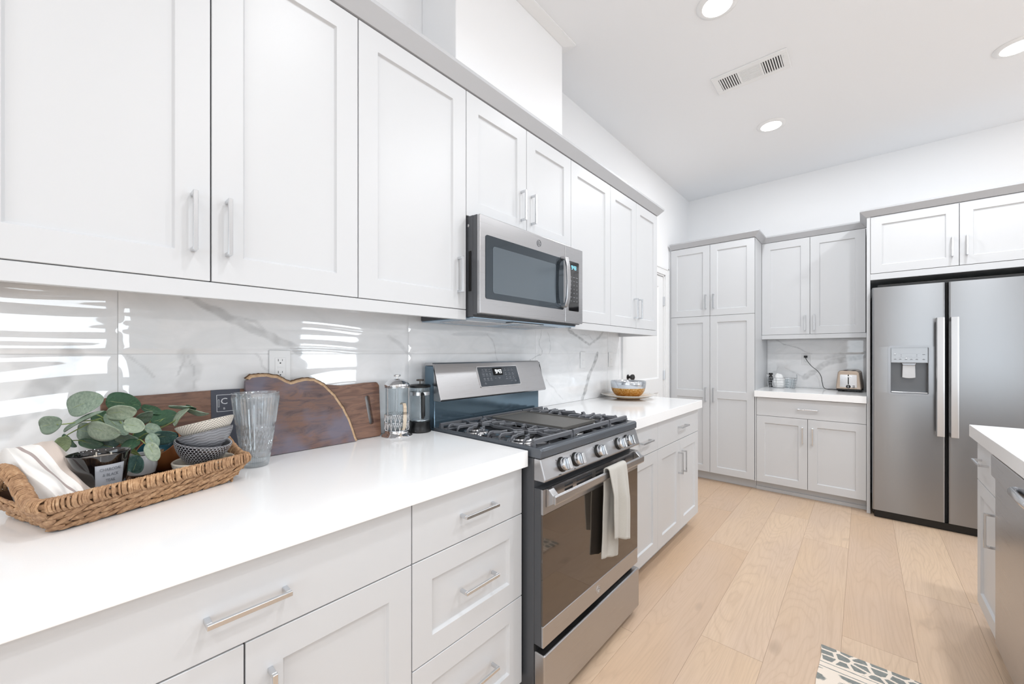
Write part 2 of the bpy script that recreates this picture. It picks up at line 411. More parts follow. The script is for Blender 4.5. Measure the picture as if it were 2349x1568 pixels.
# ------------------------------------------------------------------ wall cabinets on the left wall
XU, XC, XB, YP, YK, YF = 0.3212, 0.6478, 0.6225, 4.1755, 4.504, 4.1755
ZT, ZB, ZR, ZC, ZCB = 2.3107, 1.4262, 1.3861, 0.914, 0.8584
TL = F_left(XU)
def wall_cab(T, org, u0, u1, v0, v1, depth, doors, label, group=None):
    t = thing('wall_cabinet', org, label, 'cabinet', group)
    carcass(T, t, u0 + .0006, u1 - .0006, v0, v1, depth)
    for d in doors: door(T, t, d[0], d[1], v0, v1, d[2], d[3])
    return t
wall_cab(TL, (0.17, 0.235, ZB), -.1465, .6164, ZB, ZT, XU - .001, [(-.1465, .2378, .203, 1.563), (.2378, .6164, .2715, 1.563)],
         'large two-door white wall cabinet at the far left above the woven basket')
wall_cab(TL, (0.17, .845, ZB), .6164, 1.0724, ZB, ZT, XU - .001, [(.6164, 1.0724, 1.030, 1.56)],
         'tall single-door white wall cabinet directly left of the microwave')
wall_cab(TL, (0.17, 1.4543, 1.806), 1.0724, 1.8364, 1.806, ZT, XU - .001, [(1.0724, 1.4551, 1.4155, 1.938), (1.4551, 1.8364, 1.4915, 1.938)],
         'short two-door white wall cabinet above the microwave')
wall_cab(TL, (0.17, 2.063, ZB), 1.8364, 2.2904, ZB, ZT, XU - .001, [(1.8364, 2.2904, 1.885, 1.563)],
         'single-door white wall cabinet directly right of the microwave')
wall_cab(TL, (0.17, 2.669, ZB), 2.2904, 3.0475, ZB, ZT, XU - .001, [(2.2904, 2.6685, 2.6335, 1.563), (2.6685, 3.0475, 2.7035, 1.563)],
         'two-door white wall cabinet at the end of the run beside the interior door')
def rail(y0, y1, label, ret0, ret1):
    mb = MB(); mb.box(XU - .019, XU - .0005, y0, y1, ZR, ZB - .001)
    if ret0: mb.box(.009, XU - .019, y0, y0 + .018, ZR, ZB - .001)
    if ret1: mb.box(.009, XU - .019, y1 - .018, y1, ZR, ZB - .001)
    o = mb.build('light_rail', MT['cab'], bevel=0.001, seg=1); tag(o, label, 'light rail', 'light rails under the wall cabinets'); origin_to(o, (XU - .01, (y0 + y1) / 2, ZR))
rail(-.1465, 1.0715, 'long white light rail strip under the wall cabinets left of the microwave', True, False)
rail(1.838, 3.0475, 'white light rail strip under the wall cabinets right of the microwave', False, True)
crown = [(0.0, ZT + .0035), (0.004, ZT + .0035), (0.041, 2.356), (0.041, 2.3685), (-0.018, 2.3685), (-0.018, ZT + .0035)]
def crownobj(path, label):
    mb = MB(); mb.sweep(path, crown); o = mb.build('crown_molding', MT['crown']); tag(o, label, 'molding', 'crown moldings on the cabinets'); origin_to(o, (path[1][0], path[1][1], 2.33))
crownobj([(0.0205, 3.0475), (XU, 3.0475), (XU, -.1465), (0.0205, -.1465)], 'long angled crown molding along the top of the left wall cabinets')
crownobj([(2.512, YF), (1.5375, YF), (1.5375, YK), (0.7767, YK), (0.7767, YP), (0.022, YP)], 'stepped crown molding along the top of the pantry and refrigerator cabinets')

# ------------------------------------------------------------------ base cabinets, left run
TB = F_left(XB)
def base_cab(T, org, u0, u1, depth, label, toe=0.075, z0=0.1, name='base_cabinet', sides=True):
    t = thing(name, org, label, 'cabinet')
    carcass(T, t, u0 + .0006, u1 - .0006, z0, ZCB - .0008, depth)
    mb = MB(T); mb.box(u0 + .0006, u1 - .0006, 0.0008, z0 - .0005, -depth, -toe); mb.build('toe_kick', MT['toe'], t)
    return t
ZD, ZM = 0.6909, 0.4044
t = base_cab(TB, (0.31, .232, 0), -.1465, .6106, XB - .001, 'white base cabinet with a wide drawer at the bottom left below the basket')
drawer(TB, t, -.1465, .6106, ZD, .8545, .2365, .766)
door(TB, t, -.1465, .231, .1, ZD, .19, .55); door(TB, t, .231, .6106, .1, ZD, .275, .55)
t = base_cab(TB, (0.31, .837, 0), .6106, 1.0633, XB - .001, 'white base cabinet of three stacked drawers left of the gas range')
drawer(TB, t, .6106, 1.0633, ZD, .8545, .8475, .770)
drawer(TB, t, .6106, 1.0633, ZM, ZD, .8475, .5475, True)
drawer(TB, t, .6106, 1.0633, .1, ZM, .8475, .252, True)
t = base_cab(TB, (0.31, 2.065, 0), 1.841, 2.2901, XB - .001, 'narrow white base cabinet with one drawer and one door right of the range')
drawer(TB, t, 1.841, 2.2901, ZD, .8545, 2.095, .770)
door(TB, t, 1.841, 2.2901, .1, ZD, 1.885, .55)
t = base_cab(TB, (0.31, 2.665, 0), 2.2901, 3.0405, XB - .001, 'white base cabinet with a drawer over two doors at the end of the left run')
drawer(TB, t, 2.2901, 3.0405, ZD, .8545, 2.69, .775)
door(TB, t, 2.2901, 2.6655, .1, ZD, 2.632, .545); door(TB, t, 2.6655, 3.0405, .1, ZD, 2.70, .545)

def slab(name, x0, x1, y0, y1, label, group=None):
    mb = MB(); mb.box(x0, x1, y0, y1, ZCB, ZC); o = mb.build(name, MT['quartz'], bevel=0.002, seg=2)
    tag(o, label, 'countertop', 'white quartz countertops'); origin_to(o, ((x0 + x1) / 2, (y0 + y1) / 2, ZCB)); return o
slab('countertop', .0005, XC, -.165, 1.0661, 'white quartz countertop under the woven basket and cutting boards, left of the range')
slab('countertop', .0005, XC, 1.8405, 3.0528, 'white quartz countertop right of the range holding the gold bowl')
slab('countertop', .7775, 1.5368, 4.1429, 4.7995, 'white quartz countertop under the toaster and wire basket')

# ------------------------------------------------------------------ back run: pantry, toaster nook, refrigerator surround
TP, TK = F_back(YP), F_back(YK)
t = thing('pantry_cabinet', (0.39, 4.49, 0), 'tall white four-door pantry cabinet in the corner beside the interior door', 'cabinet')
carcass(TP, t, .0015, .7765, .0905, ZT + .001, YP and 0.623)
mb = MB(TP); mb.box(.0015, .7765, .0008, .09, -.623, -.078); mb.build('toe_kick', MT['toe'], t)
mb = MB(TP); mb.box(.0015, .0175, .0905, ZT, -.019, -.001); mb.build('filler_strip', MT['cab'], t)
for a, b, h in ((.0193, .3968, .3615), (.3968, .7755, .4325)):
    door(TP, t, a, b, 1.6163, ZT, h, 1.755, st=.063)
    door(TP, t, a, b, .0905, 1.6163, h, .848, st=.063, rails=((.815, .886),))
wall_cab(TK, (1.157, 4.65, ZB), .7772, 1.5368, ZB, ZT, .295, [(.7772, 1.1538, 1.119, 1.53), (1.1538, 1.5335, 1.186, 1.53)],
         'two-door white wall cabinet above the toaster')
mb = MB(TK); mb.box(.7775, 1.5368, ZR, ZB - .001, -.019, -.0005); mb.box(.7775, 1.5368, ZR + .022, ZB - .001, -.287, -.0195)
o = mb.build('light_rail', MT['cab'], bevel=.001, seg=1); tag(o, 'short white light rail under the cabinet above the toaster', 'light rail', 'light rails under the wall cabinets'); origin_to(o, (1.157, 4.51, ZR))
t = thing('base_cabinet', (1.157, 4.49, 0), 'white base cabinet with a wide drawer over two doors below the toaster', 'cabinet')
carcass(TP, t, .7785, 1.5368, .0905, ZCB - .0008, .623)
mb = MB(TP); mb.box(.7785, 1.5368, .0008, .09, -.623, -.078); mb.box(.7785, 1.5368, .0008, .03, -.078, -.068); mb.build('toe_kick', MT['toe'], t)
mb = MB(TP); mb.box(.7790, .7885, .0905, ZCB - .001, -.019, -.0005); mb.build('filler_strip', MT['cab'], t)
drawer(TP, t, .7895, 1.5368, ZD, .8545, 1.166, .770)
door(TP, t, .7895, 1.1644, .0905, ZD, 1.1305, .55, st=.063); door(TP, t, 1.1644, 1.5368, .0905, ZD, 1.199, .55, st=.063)
mb = MB(); mb.box(1.538, 1.5585, YF, 4.799, .0008, ZT + .003); mb.box(1.5372, 1.5593, YF - .006, YF, .0008, .03)
o = mb.build('end_panel', MT['cab'], bevel=.001, seg=1); tag(o, 'tall narrow white panel between the toaster nook and refrigerator', 'cabinet panel', 'refrigerator side panels'); origin_to(o, (1.548, 4.48, 0))
mb = MB(); mb.box(2.4895, 2.510, YF, 4.799, .0008, ZT + .003)
o = mb.build('end_panel', MT['cab'], bevel=.001, seg=1); tag(o, 'white panel closing the far right side of the refrigerator', 'cabinet panel', 'refrigerator side panels'); origin_to(o, (2.50, 4.48, 0))
TF = F_back(YF)
t = thing('wall_cabinet', (2.024, 4.48, 1.82), 'two-door white wall cabinet above the refrigerator', 'cabinet')
carcass(TF, t, 1.5591, 2.4889, 1.822, ZT + .001, .62)
mb = MB(TF); mb.box(1.5591, 2.4889, 1.822, 1.8680, -.019, -.002); mb.build('bottom_rail', MT['cab'], t)
door(TF, t, 1.5595, 2.0237, 1.8695, ZT, 1.989, 2.005, st=.063); door(TF, t, 2.0237, 2.4885, 1.8695, ZT, 2.0585, 2.005, st=.063)

# ------------------------------------------------------------------ backsplash tiles (gently dished, glossy)
VL = [
(0.014, 0.6, [(0.244, 1.42), (0.286, 1.399), (0.342, 1.365), (0.396, 1.34), (0.453, 1.313), (0.514, 1.282), (0.587, 1.25)]),
(0.006, 0.35, [(0.342, 1.371), (0.415, 1.357), (0.453, 1.322)]),
(0.03, 0.55, [(-0.101, 1.072), (-0.068, 1.115), (-0.038, 1.158), (-0.01, 1.194), (0.012, 1.246)]),
(0.03, 0.12, [(-0.062, 1.23), (0.001, 1.238), (0.012, 1.246)]),
(0.028, 0.32, [(0.242, 1.245), (0.255, 1.205), (0.239, 1.16), (0.255, 1.133)]),
(0.003, 0.6, [(0.244, 1.245), (0.252, 1.209), (0.261, 1.172), (0.267, 1.134)]),
(0.003, 0.5, [(0.217, 1.187), (0.234, 1.238), (0.232, 1.25)]),
(0.004, 0.35, [(0.119, 1.245), (0.148, 1.202), (0.166, 1.184)]),
(0.004, 0.4, [(0.421, 1.248), (0.44, 1.21), (0.469, 1.191)]),
(0.01, 0.35, [(0.915, 1.325), (0.99, 1.27), (1.024, 1.249)]),
(0.004, 0.45, [(1.502, 1.356), (1.553, 1.31), (1.57, 1.248), (1.594, 1.202)]),
(0.003, 0.7, [(1.983, 1.393), (1.961, 1.319), (1.997, 1.248), (1.866, 1.208), (1.896, 1.171)]),
(0.003, 0.55, [(2.052, 1.391), (2.085, 1.321), (2.066, 1.248)]),
(0.012, 0.75, [(2.293, 1.409), (2.398, 1.374), (2.515, 1.333), (2.564, 1.318)]),
(0.012, 0.6, [(2.564, 1.318), (2.64, 1.339), (2.719, 1.378), (2.78, 1.42)]),
(0.004, 0.4, [(2.444, 1.391), (2.564, 1.379), (2.614, 1.348)]),
(0.022, 0.8, [(2.686, 1.247), (2.633, 1.169), (2.558, 1.084), (2.503, 0.966), (2.467, 0.928)]),
(0.004, 0.4, [(2.029, 1.084), (2.114, 1.023), (2.224, 0.942)])]
VB = [
(0.006, 0.6, [(0.845, 1.397), (0.926, 1.338), (1.033, 1.306), (1.103, 1.259), (1.144, 1.246)]),
(0.03, 0.55, [(1.086, 1.012), (1.17, 1.082), (1.237, 1.146), (1.333, 1.185), (1.426, 1.202), (1.502, 1.219), (1.531, 1.243)]),
(0.006, 0.6, [(1.04, 1.036), (1.096, 1.02), (1.154, 1.082), (1.22, 1.134)]),
(0.02, 0.3, [(1.253, 1.209), (1.365, 1.242), (1.502, 1.239)]),
(0.005, 0.3, [(0.777, 1.026), (0.853, 1.073), (0.879, 1.109)]),
(0.006, 0.3, [(0.926, 1.11), (1.033, 1.044)])]
def vein_at(u, v, VS):
    n1 = noise.noise((u * 22, v * 22, 1.3)); n2 = noise.noise((u * 22, v * 22, 7.9)); n3 = noise.noise((u * 75, v * 75, 3.1))
    du, dv = u + n1 * .010 + n3 * .003, v + n2 * .010 - n3 * .003
    best = 0.0
    for w, inten, pts in VS:
        if not (min(p[0] for p in pts) - .06 < u < max(p[0] for p in pts) + .06): continue
        w = max(w, .0032)
        for (a, b), (c, d) in zip(pts, pts[1:]):
            L2 = (c - a) ** 2 + (d - b) ** 2; t_ = max(0, min(1, ((du - a) * (c - a) + (dv - b) * (d - b)) / L2))
            r = math.hypot(du - a - t_ * (c - a), dv - b - t_ * (d - b)) / w
            if r < 1.0:
                e = inten * min(1, (1 - r) * 2.2) * (.62 + .5 * noise.noise((u * 40, v * 40, 5)))
                if w > .008 and r > .62: e *= 1.35
                best = max(best, e)
    faint = max(0, 1 - abs(noise.noise((u * 3 + 5, v * 6, 2.2))) * 22) * .05
    return min(1, best + faint)
def backsplash(T, tiles, VS, name, label, amp, step=0.0045):
    """T maps (u,v,w). tiles: (u0,u1,v0,v1,seed)"""
    mb = MB(T); vein = []
    for u0, u1, v0, v1, sd in tiles:
        g = 0.0009; u0 += g; u1 -= g; v0 += g; v1 -= g
        nu = max(3, int((u1 - u0) / step)); nv = max(3, int((v1 - v0) / step))
        rnd = random.Random(sd); ph = [rnd.uniform(0, 6.28) for _ in range(6)]
        W_, H_ = u1 - u0, v1 - v0
        o = len(mb.v); vs = []
        for i in range(nu + 1):
            for j in range(nv + 1):
                a, b = i / nu, j / nv; u, v = u0 + a * W_, v0 + b * H_
                # rolling relief pressed in the tile: long across, short up and down
                rel = (math.sin(b * 2 * PI * 1.9 + ph[0] + .9 * math.sin(a * W_ * 2 * PI / .62 + ph[1])) * .62 + math.sin(b * 2 * PI * 4.3 + ph[2] + 1.5 * math.sin(a * W_ * 2 * PI / .8 + ph[3])) * .34
                       + math.sin(a * W_ * 2 * PI / .85 + ph[4] + math.sin(b * 3)) * .5)
                e = min(1, min(a * W_, (1 - a) * W_, b * H_, (1 - b) * H_) / .022); edge = 1 - (1 - e) ** 2
                vs.append((u, v, .0058 + amp * rel * edge - .0012 * (1 - edge)))
                vein.append(vein_at(u, v, VS))
        k = nv + 1
        fs = [(i * k + j, (i + 1) * k + j, (i + 1) * k + j + 1, i * k + j + 1) for i in range(nu) for j in range(nv)]
        bd = [i * k for i in range(nu + 1)] + [nu * k + j for j in range(1, nv + 1)] + [i * k + nv for i in range(nu - 1, -1, -1)] + [j for j in range(nv - 1, 0, -1)]
        nb = len(vs); vs += [(vs[q][0], vs[q][1], .0012) for q in bd]; vein += [0] * len(bd)
        L = len(bd); fs += [(bd[q], nb + q, nb + (q + 1) % L, bd[(q + 1) % L]) for q in range(L)]
        mb.add(vs, fs)
    um0 = min(t_[0] for t_ in tiles); um1 = max(t_[1] for t_ in tiles); vm0 = min(t_[2] for t_ in tiles); vm1 = max(t_[3] for t_ in tiles)
    mb.cur = 1; mb.box(um0, um1, vm0, vm1, .0003, .0036); vein += [0] * 8
    o = mb.build(name, None, mats=[MT['marble'], MT['grout']], smooth=45)
    at = o.data.attributes.new('vein', 'FLOAT', 'POINT')
    for i, x in enumerate(vein): at.data[i].value = x
    tag(o, label, 'backsplash'); return o
ty = [-.1465, .0957, 1.0122, 1.9287, 2.8452, 3.0475]
tl = [(a, b, v0, v1, 11 + i * 3 + j) for i, (a, b) in enumerate(zip(ty, ty[1:])) for j, (v0, v1) in enumerate(((.9148, 1.249), (1.249, 1.4255)))]
o = backsplash(F_left(0), tl, VL, 'tile_backsplash', 'glossy white marble-look tile backsplash along the left wall behind the range', .00125)
origin_to(o, (0.003, 1.45, .9148))
o = backsplash(F_back(RY1), [(.7775, 1.5368, .9148, 1.249, 3), (.7775, 1.5368, 1.249, 1.386, 4)], VB, 'tile_backsplash', 'white marble-look tile backsplash behind the toaster', .0002, .005)
origin_to(o, (1.157, 4.797, .9148))

# ------------------------------------------------------------------ outlets and switches
def plate(T, org, u0, u1, v0, v1, w, label, cat, kind, name):
    t = thing(name, org, label, cat)
    mb = MB(T); mb.box(u0, u1, v0, v1, w, w + .005); mb.build('cover_plate', MT['plastic_w'], t, bevel=.002)
    uc, vc = (u0 + u1) / 2, (v0 + v1) / 2
    mb = MB(T); mb.box(uc - .0165, uc + .0165, vc - .033, vc + .033, w + .005, w + .0068); mb.build('rocker' if kind == 'switch' else 'receptacle', MT['plastic_w'], t, bevel=.001)
    mb = MB(T)
    if kind == 'gfci':
        for s_ in (-1, 1):
            mb = MB(T); zc = vc + s_ * .0205
            mb.box(uc - .0075, uc - .0058, zc + .000, zc + .008, w + .006, w + .0071); mb.box(uc + .0055, uc + .0070, zc + .001, zc + .007, w + .006, w + .0071)
            mb.lathe([(0, w + .0071), (.0024, w + .0071), (.0024, w + .006)], (0, 0, 0), 12, fr=lambda a, b, c, zc=zc: (uc + a, zc - .006 + b, c))
            mb.build('socket', MT['slot'], t)
        b2 = MB(T); b2.box(uc - .009, uc + .009, vc + .0005, vc + .004, w + .0068, w + .0078); b2.box(uc - .009, uc + .009, vc - .004, vc - .0005, w + .0068, w + .0078); b2.build('test_button', MT['plastic_w'], t, bevel=.0004, seg=1)
    else:
        mb.box(uc - .012, uc + .012, vc - .0004, vc + .0004, w + .0066, w + .0071); mb.build('seam', MT['printdk'], t)
    return t
plate(F_left(0), (.007, .4933, 1.145), .4597, .5269, 1.145, 1.2615, .007, 'white outlet plate on the backsplash behind the live-edge board', 'outlet', 'gfci', 'wall_outlet')
plate(F_left(0), (.007, 2.47, 1.145), 2.436, 2.503, 1.145, 1.2605, .007, 'white switch plate on the backsplash just right of the range', 'switch', 'switch', 'wall_switch')
plate(F_left(0), (.007, 2.89, 1.145), 2.856, 2.923, 1.145, 1.2605, .007, 'white switch plate on the backsplash nearest the interior door', 'switch', 'switch', 'wall_switch')
plate(F_back(RY1), (1.099, 4.792, 1.138), 1.0655, 1.1325, 1.1385, 1.248, .007, 'white outlet plate behind the toaster with the black plug in it', 'outlet', 'gfci', 'wall_outlet')

# ------------------------------------------------------------------ refrigerator
def rrect(u0, u1, v0, v1, r, n=6, corners=(1, 1, 1, 1)):
    pts = []
    for (cu, cv, a0), on in zip(((u1 - r, v1 - r, 0), (u0 + r, v1 - r, PI / 2), (u0 + r, v0 + r, PI), (u1 - r, v0 + r, 1.5 * PI)), corners):
        if on: pts += [(cu + r * math.cos(a0 + PI / 2 * k / n), cv + r * math.sin(a0 + PI / 2 * k / n)) for k in range(n + 1)]
        else: pts.append((cu + r * (1 if a0 in (0, 1.5 * PI) else -1), cv + r * (1 if a0 < PI - .1 else -1)))
    return pts
YR = 4.0934
fr = thing('refrigerator', (2.02, 4.45, 0), 'side-by-side stainless steel refrigerator with a water dispenser', 'refrigerator')
mb = MB(); mb.box(1.5725, 2.4725, 4.165, 4.79, .02, 1.745); mb.build('fridge_body', simple('fridge_side', '2B2B2D', .4), fr, bevel=.003)
mb = MB(); mb.box(1.580, 2.468, 4.125, 4.166, .0015, .055); mb.build('base_grille', MT['black'], fr, bevel=.004)
mb = MB(); mb.box(1.60, 2.44, 4.13, 4.24, 1.7455, 1.772); mb.build('hinge_cover', MT['black'], fr, bevel=.003)
# freezer door in three bands around the dispenser opening (one mesh)
DU0, DU1, DV0, DV1 = 1.6705, 1.8665, .958, 1.300
zmp = lambda u, v, d: (u, v, d)
plan = lambda x0, x1: rrect(x0, x1, YR, 4.157, .012, 5, (0, 0, 1, 1))
mb = MB(); mb.prism(plan(1.5689, 1.9485), .063, DV0, zmp); mb.prism(plan(1.5689, 1.9485), DV1, 1.7494, zmp)
mb.prism(rrect(1.5689, DU0, YR, 4.157, .012, 5, (0, 0, 1, 0)), DV0, DV1, zmp); mb.prism(rrect(DU1, 1.9485, YR, 4.157, .012, 5, (0, 0, 0, 1)), DV0, DV1, zmp)
fd = mb.build('freezer_door', MT['fsteel'], fr, smooth=35)
mb = MB(); mb.prism(plan(1.9625, 2.4735), .063, 1.7494, zmp); rd = mb.build('refrigerator_door', MT['fsteel'], fr, smooth=35)
mb = MB(); mb.box(1.9495, 1.9615, 4.11, 4.164, .063, 1.745); mb.build('door_gasket', MT['dark'], fr)
def fhandle(x0, x1, par):
    mb = MB(); sect = [(x0, -.050), (x0 + .004, -.058), (x1 - .006, -.062), (x1, -.058), (x1, -.044), (x0, -.040)]
    mb.prism(sect, .672, 1.500, lambda u, v, d: (u, YR + v, d))
    for z0, z1 in ((.672, .70), (1.472, 1.500)): mb.box(x0 + .002, x1 - .002, YR - .045, YR - .0005, z0, z1)
    mb.build('handle', MT['fhandle'], par, bevel=.0015)
fhandle(1.899, 1.940, fd); fhandle(1.9655, 2.006, rd)
# dispenser
dp = MB(); TD = F_back(YR)
def ring(mb, T, u0, u1, v0, v1, r, t_, w0, w1):
    a = rrect(u0, u1, v0, v1, r, 6); b = rrect(u0 + t_, u1 - t_, v0 + t_, v1 - t_, max(r - t_, .002), 6); n = len(a)
    vs = [(p[0], p[1], w0) for p in a] + [(p[0], p[1], w1) for p in a] + [(p[0], p[1], w1) for p in b] + [(p[0], p[1], w0) for p in b]
    fs = []
    for i in range(n):
        j = (i + 1) % n
        for k in range(4): k2 = (k + 1) % 4; fs.append((k * n + i, k * n + j, k2 * n + j, k2 * n + i))
    mb.add(vs, fs, T)
mb = MB(); ring(mb, TD, 1.656, 1.882, .943, 1.308, .022, .0145, -.006, .006)
bz = mb.build('dispenser_bezel', MT['bezel'], fr, smooth=35)
mb = MB(TD)   # recess shell
x0, x1, z0, z1 = DU0 + .0003, DU1 - .0003, DV0 + .0003, DV1 - .0003
mb.box(x0, x0 + .002, z0, z1, -.062, -.001); mb.box(x1 - .002, x1, z0, z1, -.062, -.001); mb.box(x0, x1, z0, z0 + .003, -.062, -.001); mb.box(x0, x1, z1 - .002, z1, -.062, -.001); mb.box(x0, x1, z0, z1, -.063, -.0595)
mb.build('dispenser_recess', simple('dispenser_grey', '6A6B6D', .35, .4), fr)
mb = MB(TD); mb.box(x0 + .002, x1 - .002, 1.182, z1 - .002, -.058, -.0045); cp = mb.build('control_panel', simple('control_panel_silver', 'A2A3A5', .3, .7), fr, bevel=.001)
mb = MB(TD)
for u in (1.695, 1.722, 1.7525, 1.780, 1.808, 1.843): mb.box(u - .007, u + .007, 1.2035, 1.2065, -.0046, -.0038); mb.box(u - .004, u + .004, 1.2085, 1.2105, -.0046, -.0038)
for u in (1.727, 1.808): mb.box(u - .003, u + .003, 1.2385, 1.2415, -.0046, -.0038); mb.box(u - .003, u + .003, 1.2275, 1.2300, -.0046, -.0038)
mb.box(1.712, 1.824, 1.2495, 1.2500, -.0046, -.0038); mb.box(1.712, 1.824, 1.2195, 1.2200, -.0046, -.0038); mb.box(1.752, 1.785, 1.228, 1.2286, -.0046, -.0038)
mb.box(1.836, 1.850, 1.240, 1.244, -.0046, -.0038); mb.box(1.688, 1.700, 1.239, 1.242, -.0046, -.0038)
mb.build('panel_icons', MT['printdk'], cp)
for u, v in ((1.694, 1.246), (1.7535, 1.2145)):
    mb = MB(TD); mb.box(u - .0018, u + .0018, v - .0018, v + .0018, -.0046, -.0035); mb.build('indicator_light', MT['led_w'], cp)
mb = MB(TD); mb.prism([(1.735, 1.165), (1.801, 1.165), (1.803, 1.073), (1.786, 1.069), (1.768, 1.0675), (1.750, 1.069), (1.733, 1.073)], -.030, -.016, lambda u, v, d: (u, v, d)); mb.build('dispenser_paddle', simple('paddle_light_grey', 'CFD0D2', .45), fr, bevel=.003)
mb = MB(TD); mb.prism([(1.728, 1.1815), (1.808, 1.1815), (1.800, 1.160), (1.736, 1.160)], -.045, -.012, lambda u, v, d: (u, v, d)); mb.build('dispenser_spout', MT['bezel'], fr, bevel=.003)
mb = MB(TD); mb.box(1.6745, 1.8625, .9615, .969, -.058, -.002); mb.build('drip_tray', MT['chrome'], fr, bevel=.001)

# ------------------------------------------------------------------ island with dishwasher
XI = 1.9147; TI = F_isl(XI)
t = thing('island_cabinet', (2.3, 2.0, 0), 'white kitchen island cabinet with a drawer and door at the right edge', 'cabinet')
mb = MB(); mb.box(1.9355, 2.78, 2.4222, 2.815, .1, .8575); mb.box(2.55, 2.78, .98, 2.4222, .1, .8575); mb.box(1.9355, 2.55, .98, 1.815, .1, .8575); mb.build('cabinet_body', MT['cab'], t)
mb = MB(); mb.box(1.99, 2.72, 2.425, 2.78, .0008, .0995); mb.box(2.56, 2.72, .98, 2.425, .0008, .0995); mb.box(1.99, 2.56, .98, 1.812, .0008, .0995); mb.build('toe_kick', MT['toe'], t)
drawer(TI, t, 2.4235, 2.815, .6686, .8545, 2.655, .772)
door(TI, t, 2.4235, 2.815, .1, .6686, 2.476, .533, st=.062)
door(TI, t, 1.40, 1.8105, .1, .8545, 1.44, .70, st=.062); door(TI, t, .985, 1.40, .1, .8545, 1.36, .70, st=.062)
slab('countertop', 1.893, 2.83, .95, 2.8445, 'white quartz island countertop at the right edge')
t = thing('dishwasher', (2.2, 2.12, 0), 'stainless steel dishwasher in the island at the far right', 'dishwasher')
mb = MB(); mb.box(1.942, 2.54, 1.818, 2.419, .1, .856); mb.build('dishwasher_tub', MT['sideblack'], t)
mb = MB(TI); mb.box(1.8165, 2.4205, .112, .7695, -.026, .010); mb.build('door_panel', MT['steel'], t, bevel=.004)
mb = MB(TI); mb.box(1.8165, 2.4205, .7712, .8535, -.026, .021); cs_ = mb.build('control_strip', MT['steel'], t, bevel=.003)
mb2 = MB(); mb2.tube([TI(*p) for p in [(2.066, .800, .0212), (2.062, .800, .030), (2.050, .800, .036), (1.96, .800, .037), (1.885, .800, .036), (1.873, .800, .030), (1.869, .800, .0212)]], .012, 14, flat=(1.2, .7)); mb2.build('handle', MT['nickel'], t, smooth=60)
mb = MB(); mb.box(1.96, 2.0, 1.82, 2.418, .0008, .099); mb.build('toe_kick', MT['black'], t)

# ------------------------------------------------------------------ ceiling lights and vent
for i, (x, y) in enumerate(CEIL_SPOTS):
    lab = {0: 'recessed ceiling light at the top edge of the photo', 1: 'recessed ceiling light in the middle of the ceiling past the vent',
           2: 'recessed ceiling light at the right edge of the photo'}.get(i, 'unseen recessed ceiling light added to light the kitchen and room behind')
    t = thing('ceiling_light', (x, y, H), lab, 'light', 'recessed ceiling lights')
    mb = MB(); mb.lathe([(.068, H - .0105), (.074, H - .0115), (.094, H - .004), (.096, H - .0006), (.068, H - .0006)], (x, y, 0), 48); mb.v = mb.v
    mb.f += [((k) * 5 + 4, ((k + 1) % 48) * 5 + 4, ((k + 1) % 48) * 5, k * 5) for k in range(48)]; mb.mi += [0] * 48
    mb.build('trim_ring', MT['plastic_w'], t, smooth=50)
    mb = MB(); mb.lathe([(0, H - .016), (.040, H - .0145), (.0675, H - .0095), (.0675, H - .0008), (0, H - .0008)], (x, y, 0), 48); mb.build('lens', MT['lens'], t, smooth=40)
    l = bpy.data.lights.new('lamp_glow', 'AREA'); l.shape = 'DISK'; l.size = .13; l.energy = LAMP_POWER[i]; l.color = (.94, .973, 1); l.spread = PI if y > 3 or x > 2 else math.radians(150)
    lo = bpy.data.objects.new('lamp_glow', l); lo.location = (0, 0, -.018); lo.parent = t; COL.objects.link(lo)
t = thing('ceiling_vent', (.987, 2.85, H), 'white rectangular air vent register on the ceiling', 'vent')
VX0, VX1, VY0, VY1 = .786, 1.188, 2.750, 2.952
mb = MB(); z1 = H - .0005
for a0, a1, b0, b1 in ((VX0, VX1, VY0, VY0 + .035), (VX0, VX1, VY1 - .035, VY1), (VX0, VX0 + .033, VY0 + .035, VY1 - .035), (VX1 - .033, VX1, VY0 + .035, VY1 - .035), (VX0 + .138, VX0 + .148, VY0 + .035, VY1 - .035), (VX0 + .258, VX0 + .268, VY0 + .035, VY1 - .035)):
    mb.box(a0, a1, b0, b1, z1 - .008, z1)
mb.build('vent_frame', MT['plastic_w'], t, bevel=.001, seg=1)
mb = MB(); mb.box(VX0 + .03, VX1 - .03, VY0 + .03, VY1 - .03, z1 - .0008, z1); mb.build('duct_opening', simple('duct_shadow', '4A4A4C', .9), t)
def louvre(mb, a0, a1, b0, b1, n, alongx):
    for k in range(n):
        q = (k + .5) / n
        if alongx: y = b0 + (b1 - b0) * q; h = (b1 - b0) / n * .40; mb.box(a0, a1, y - h, y + h, z1 - .0075, z1 - .0055)
        else: x = a0 + (a1 - a0) * q; h = (a1 - a0) / n * .24; mb.box(x - h, x + h, b0, b1, z1 - .0080, z1 - .0030)
mb = MB(); louvre(mb, VX0 + .033, VX0 + .138, VY0 + .035, VY1 - .035, 8, False); louvre(mb, VX0 + .148, VX0 + .258, VY0 + .035, VY1 - .035, 11, True); louvre(mb, VX0 + .268, VX1 - .033, VY0 + .035, VY1 - .035, 8, False)
mb.build('louvres', MT['plastic_w'], t)
mb = MB(); mb.box(VX1 - .020, VX1 - .016, 2.80, 2.825, z1 - .013, z1 - .008); mb.build('damper_lever', MT['plastic_w'], t)

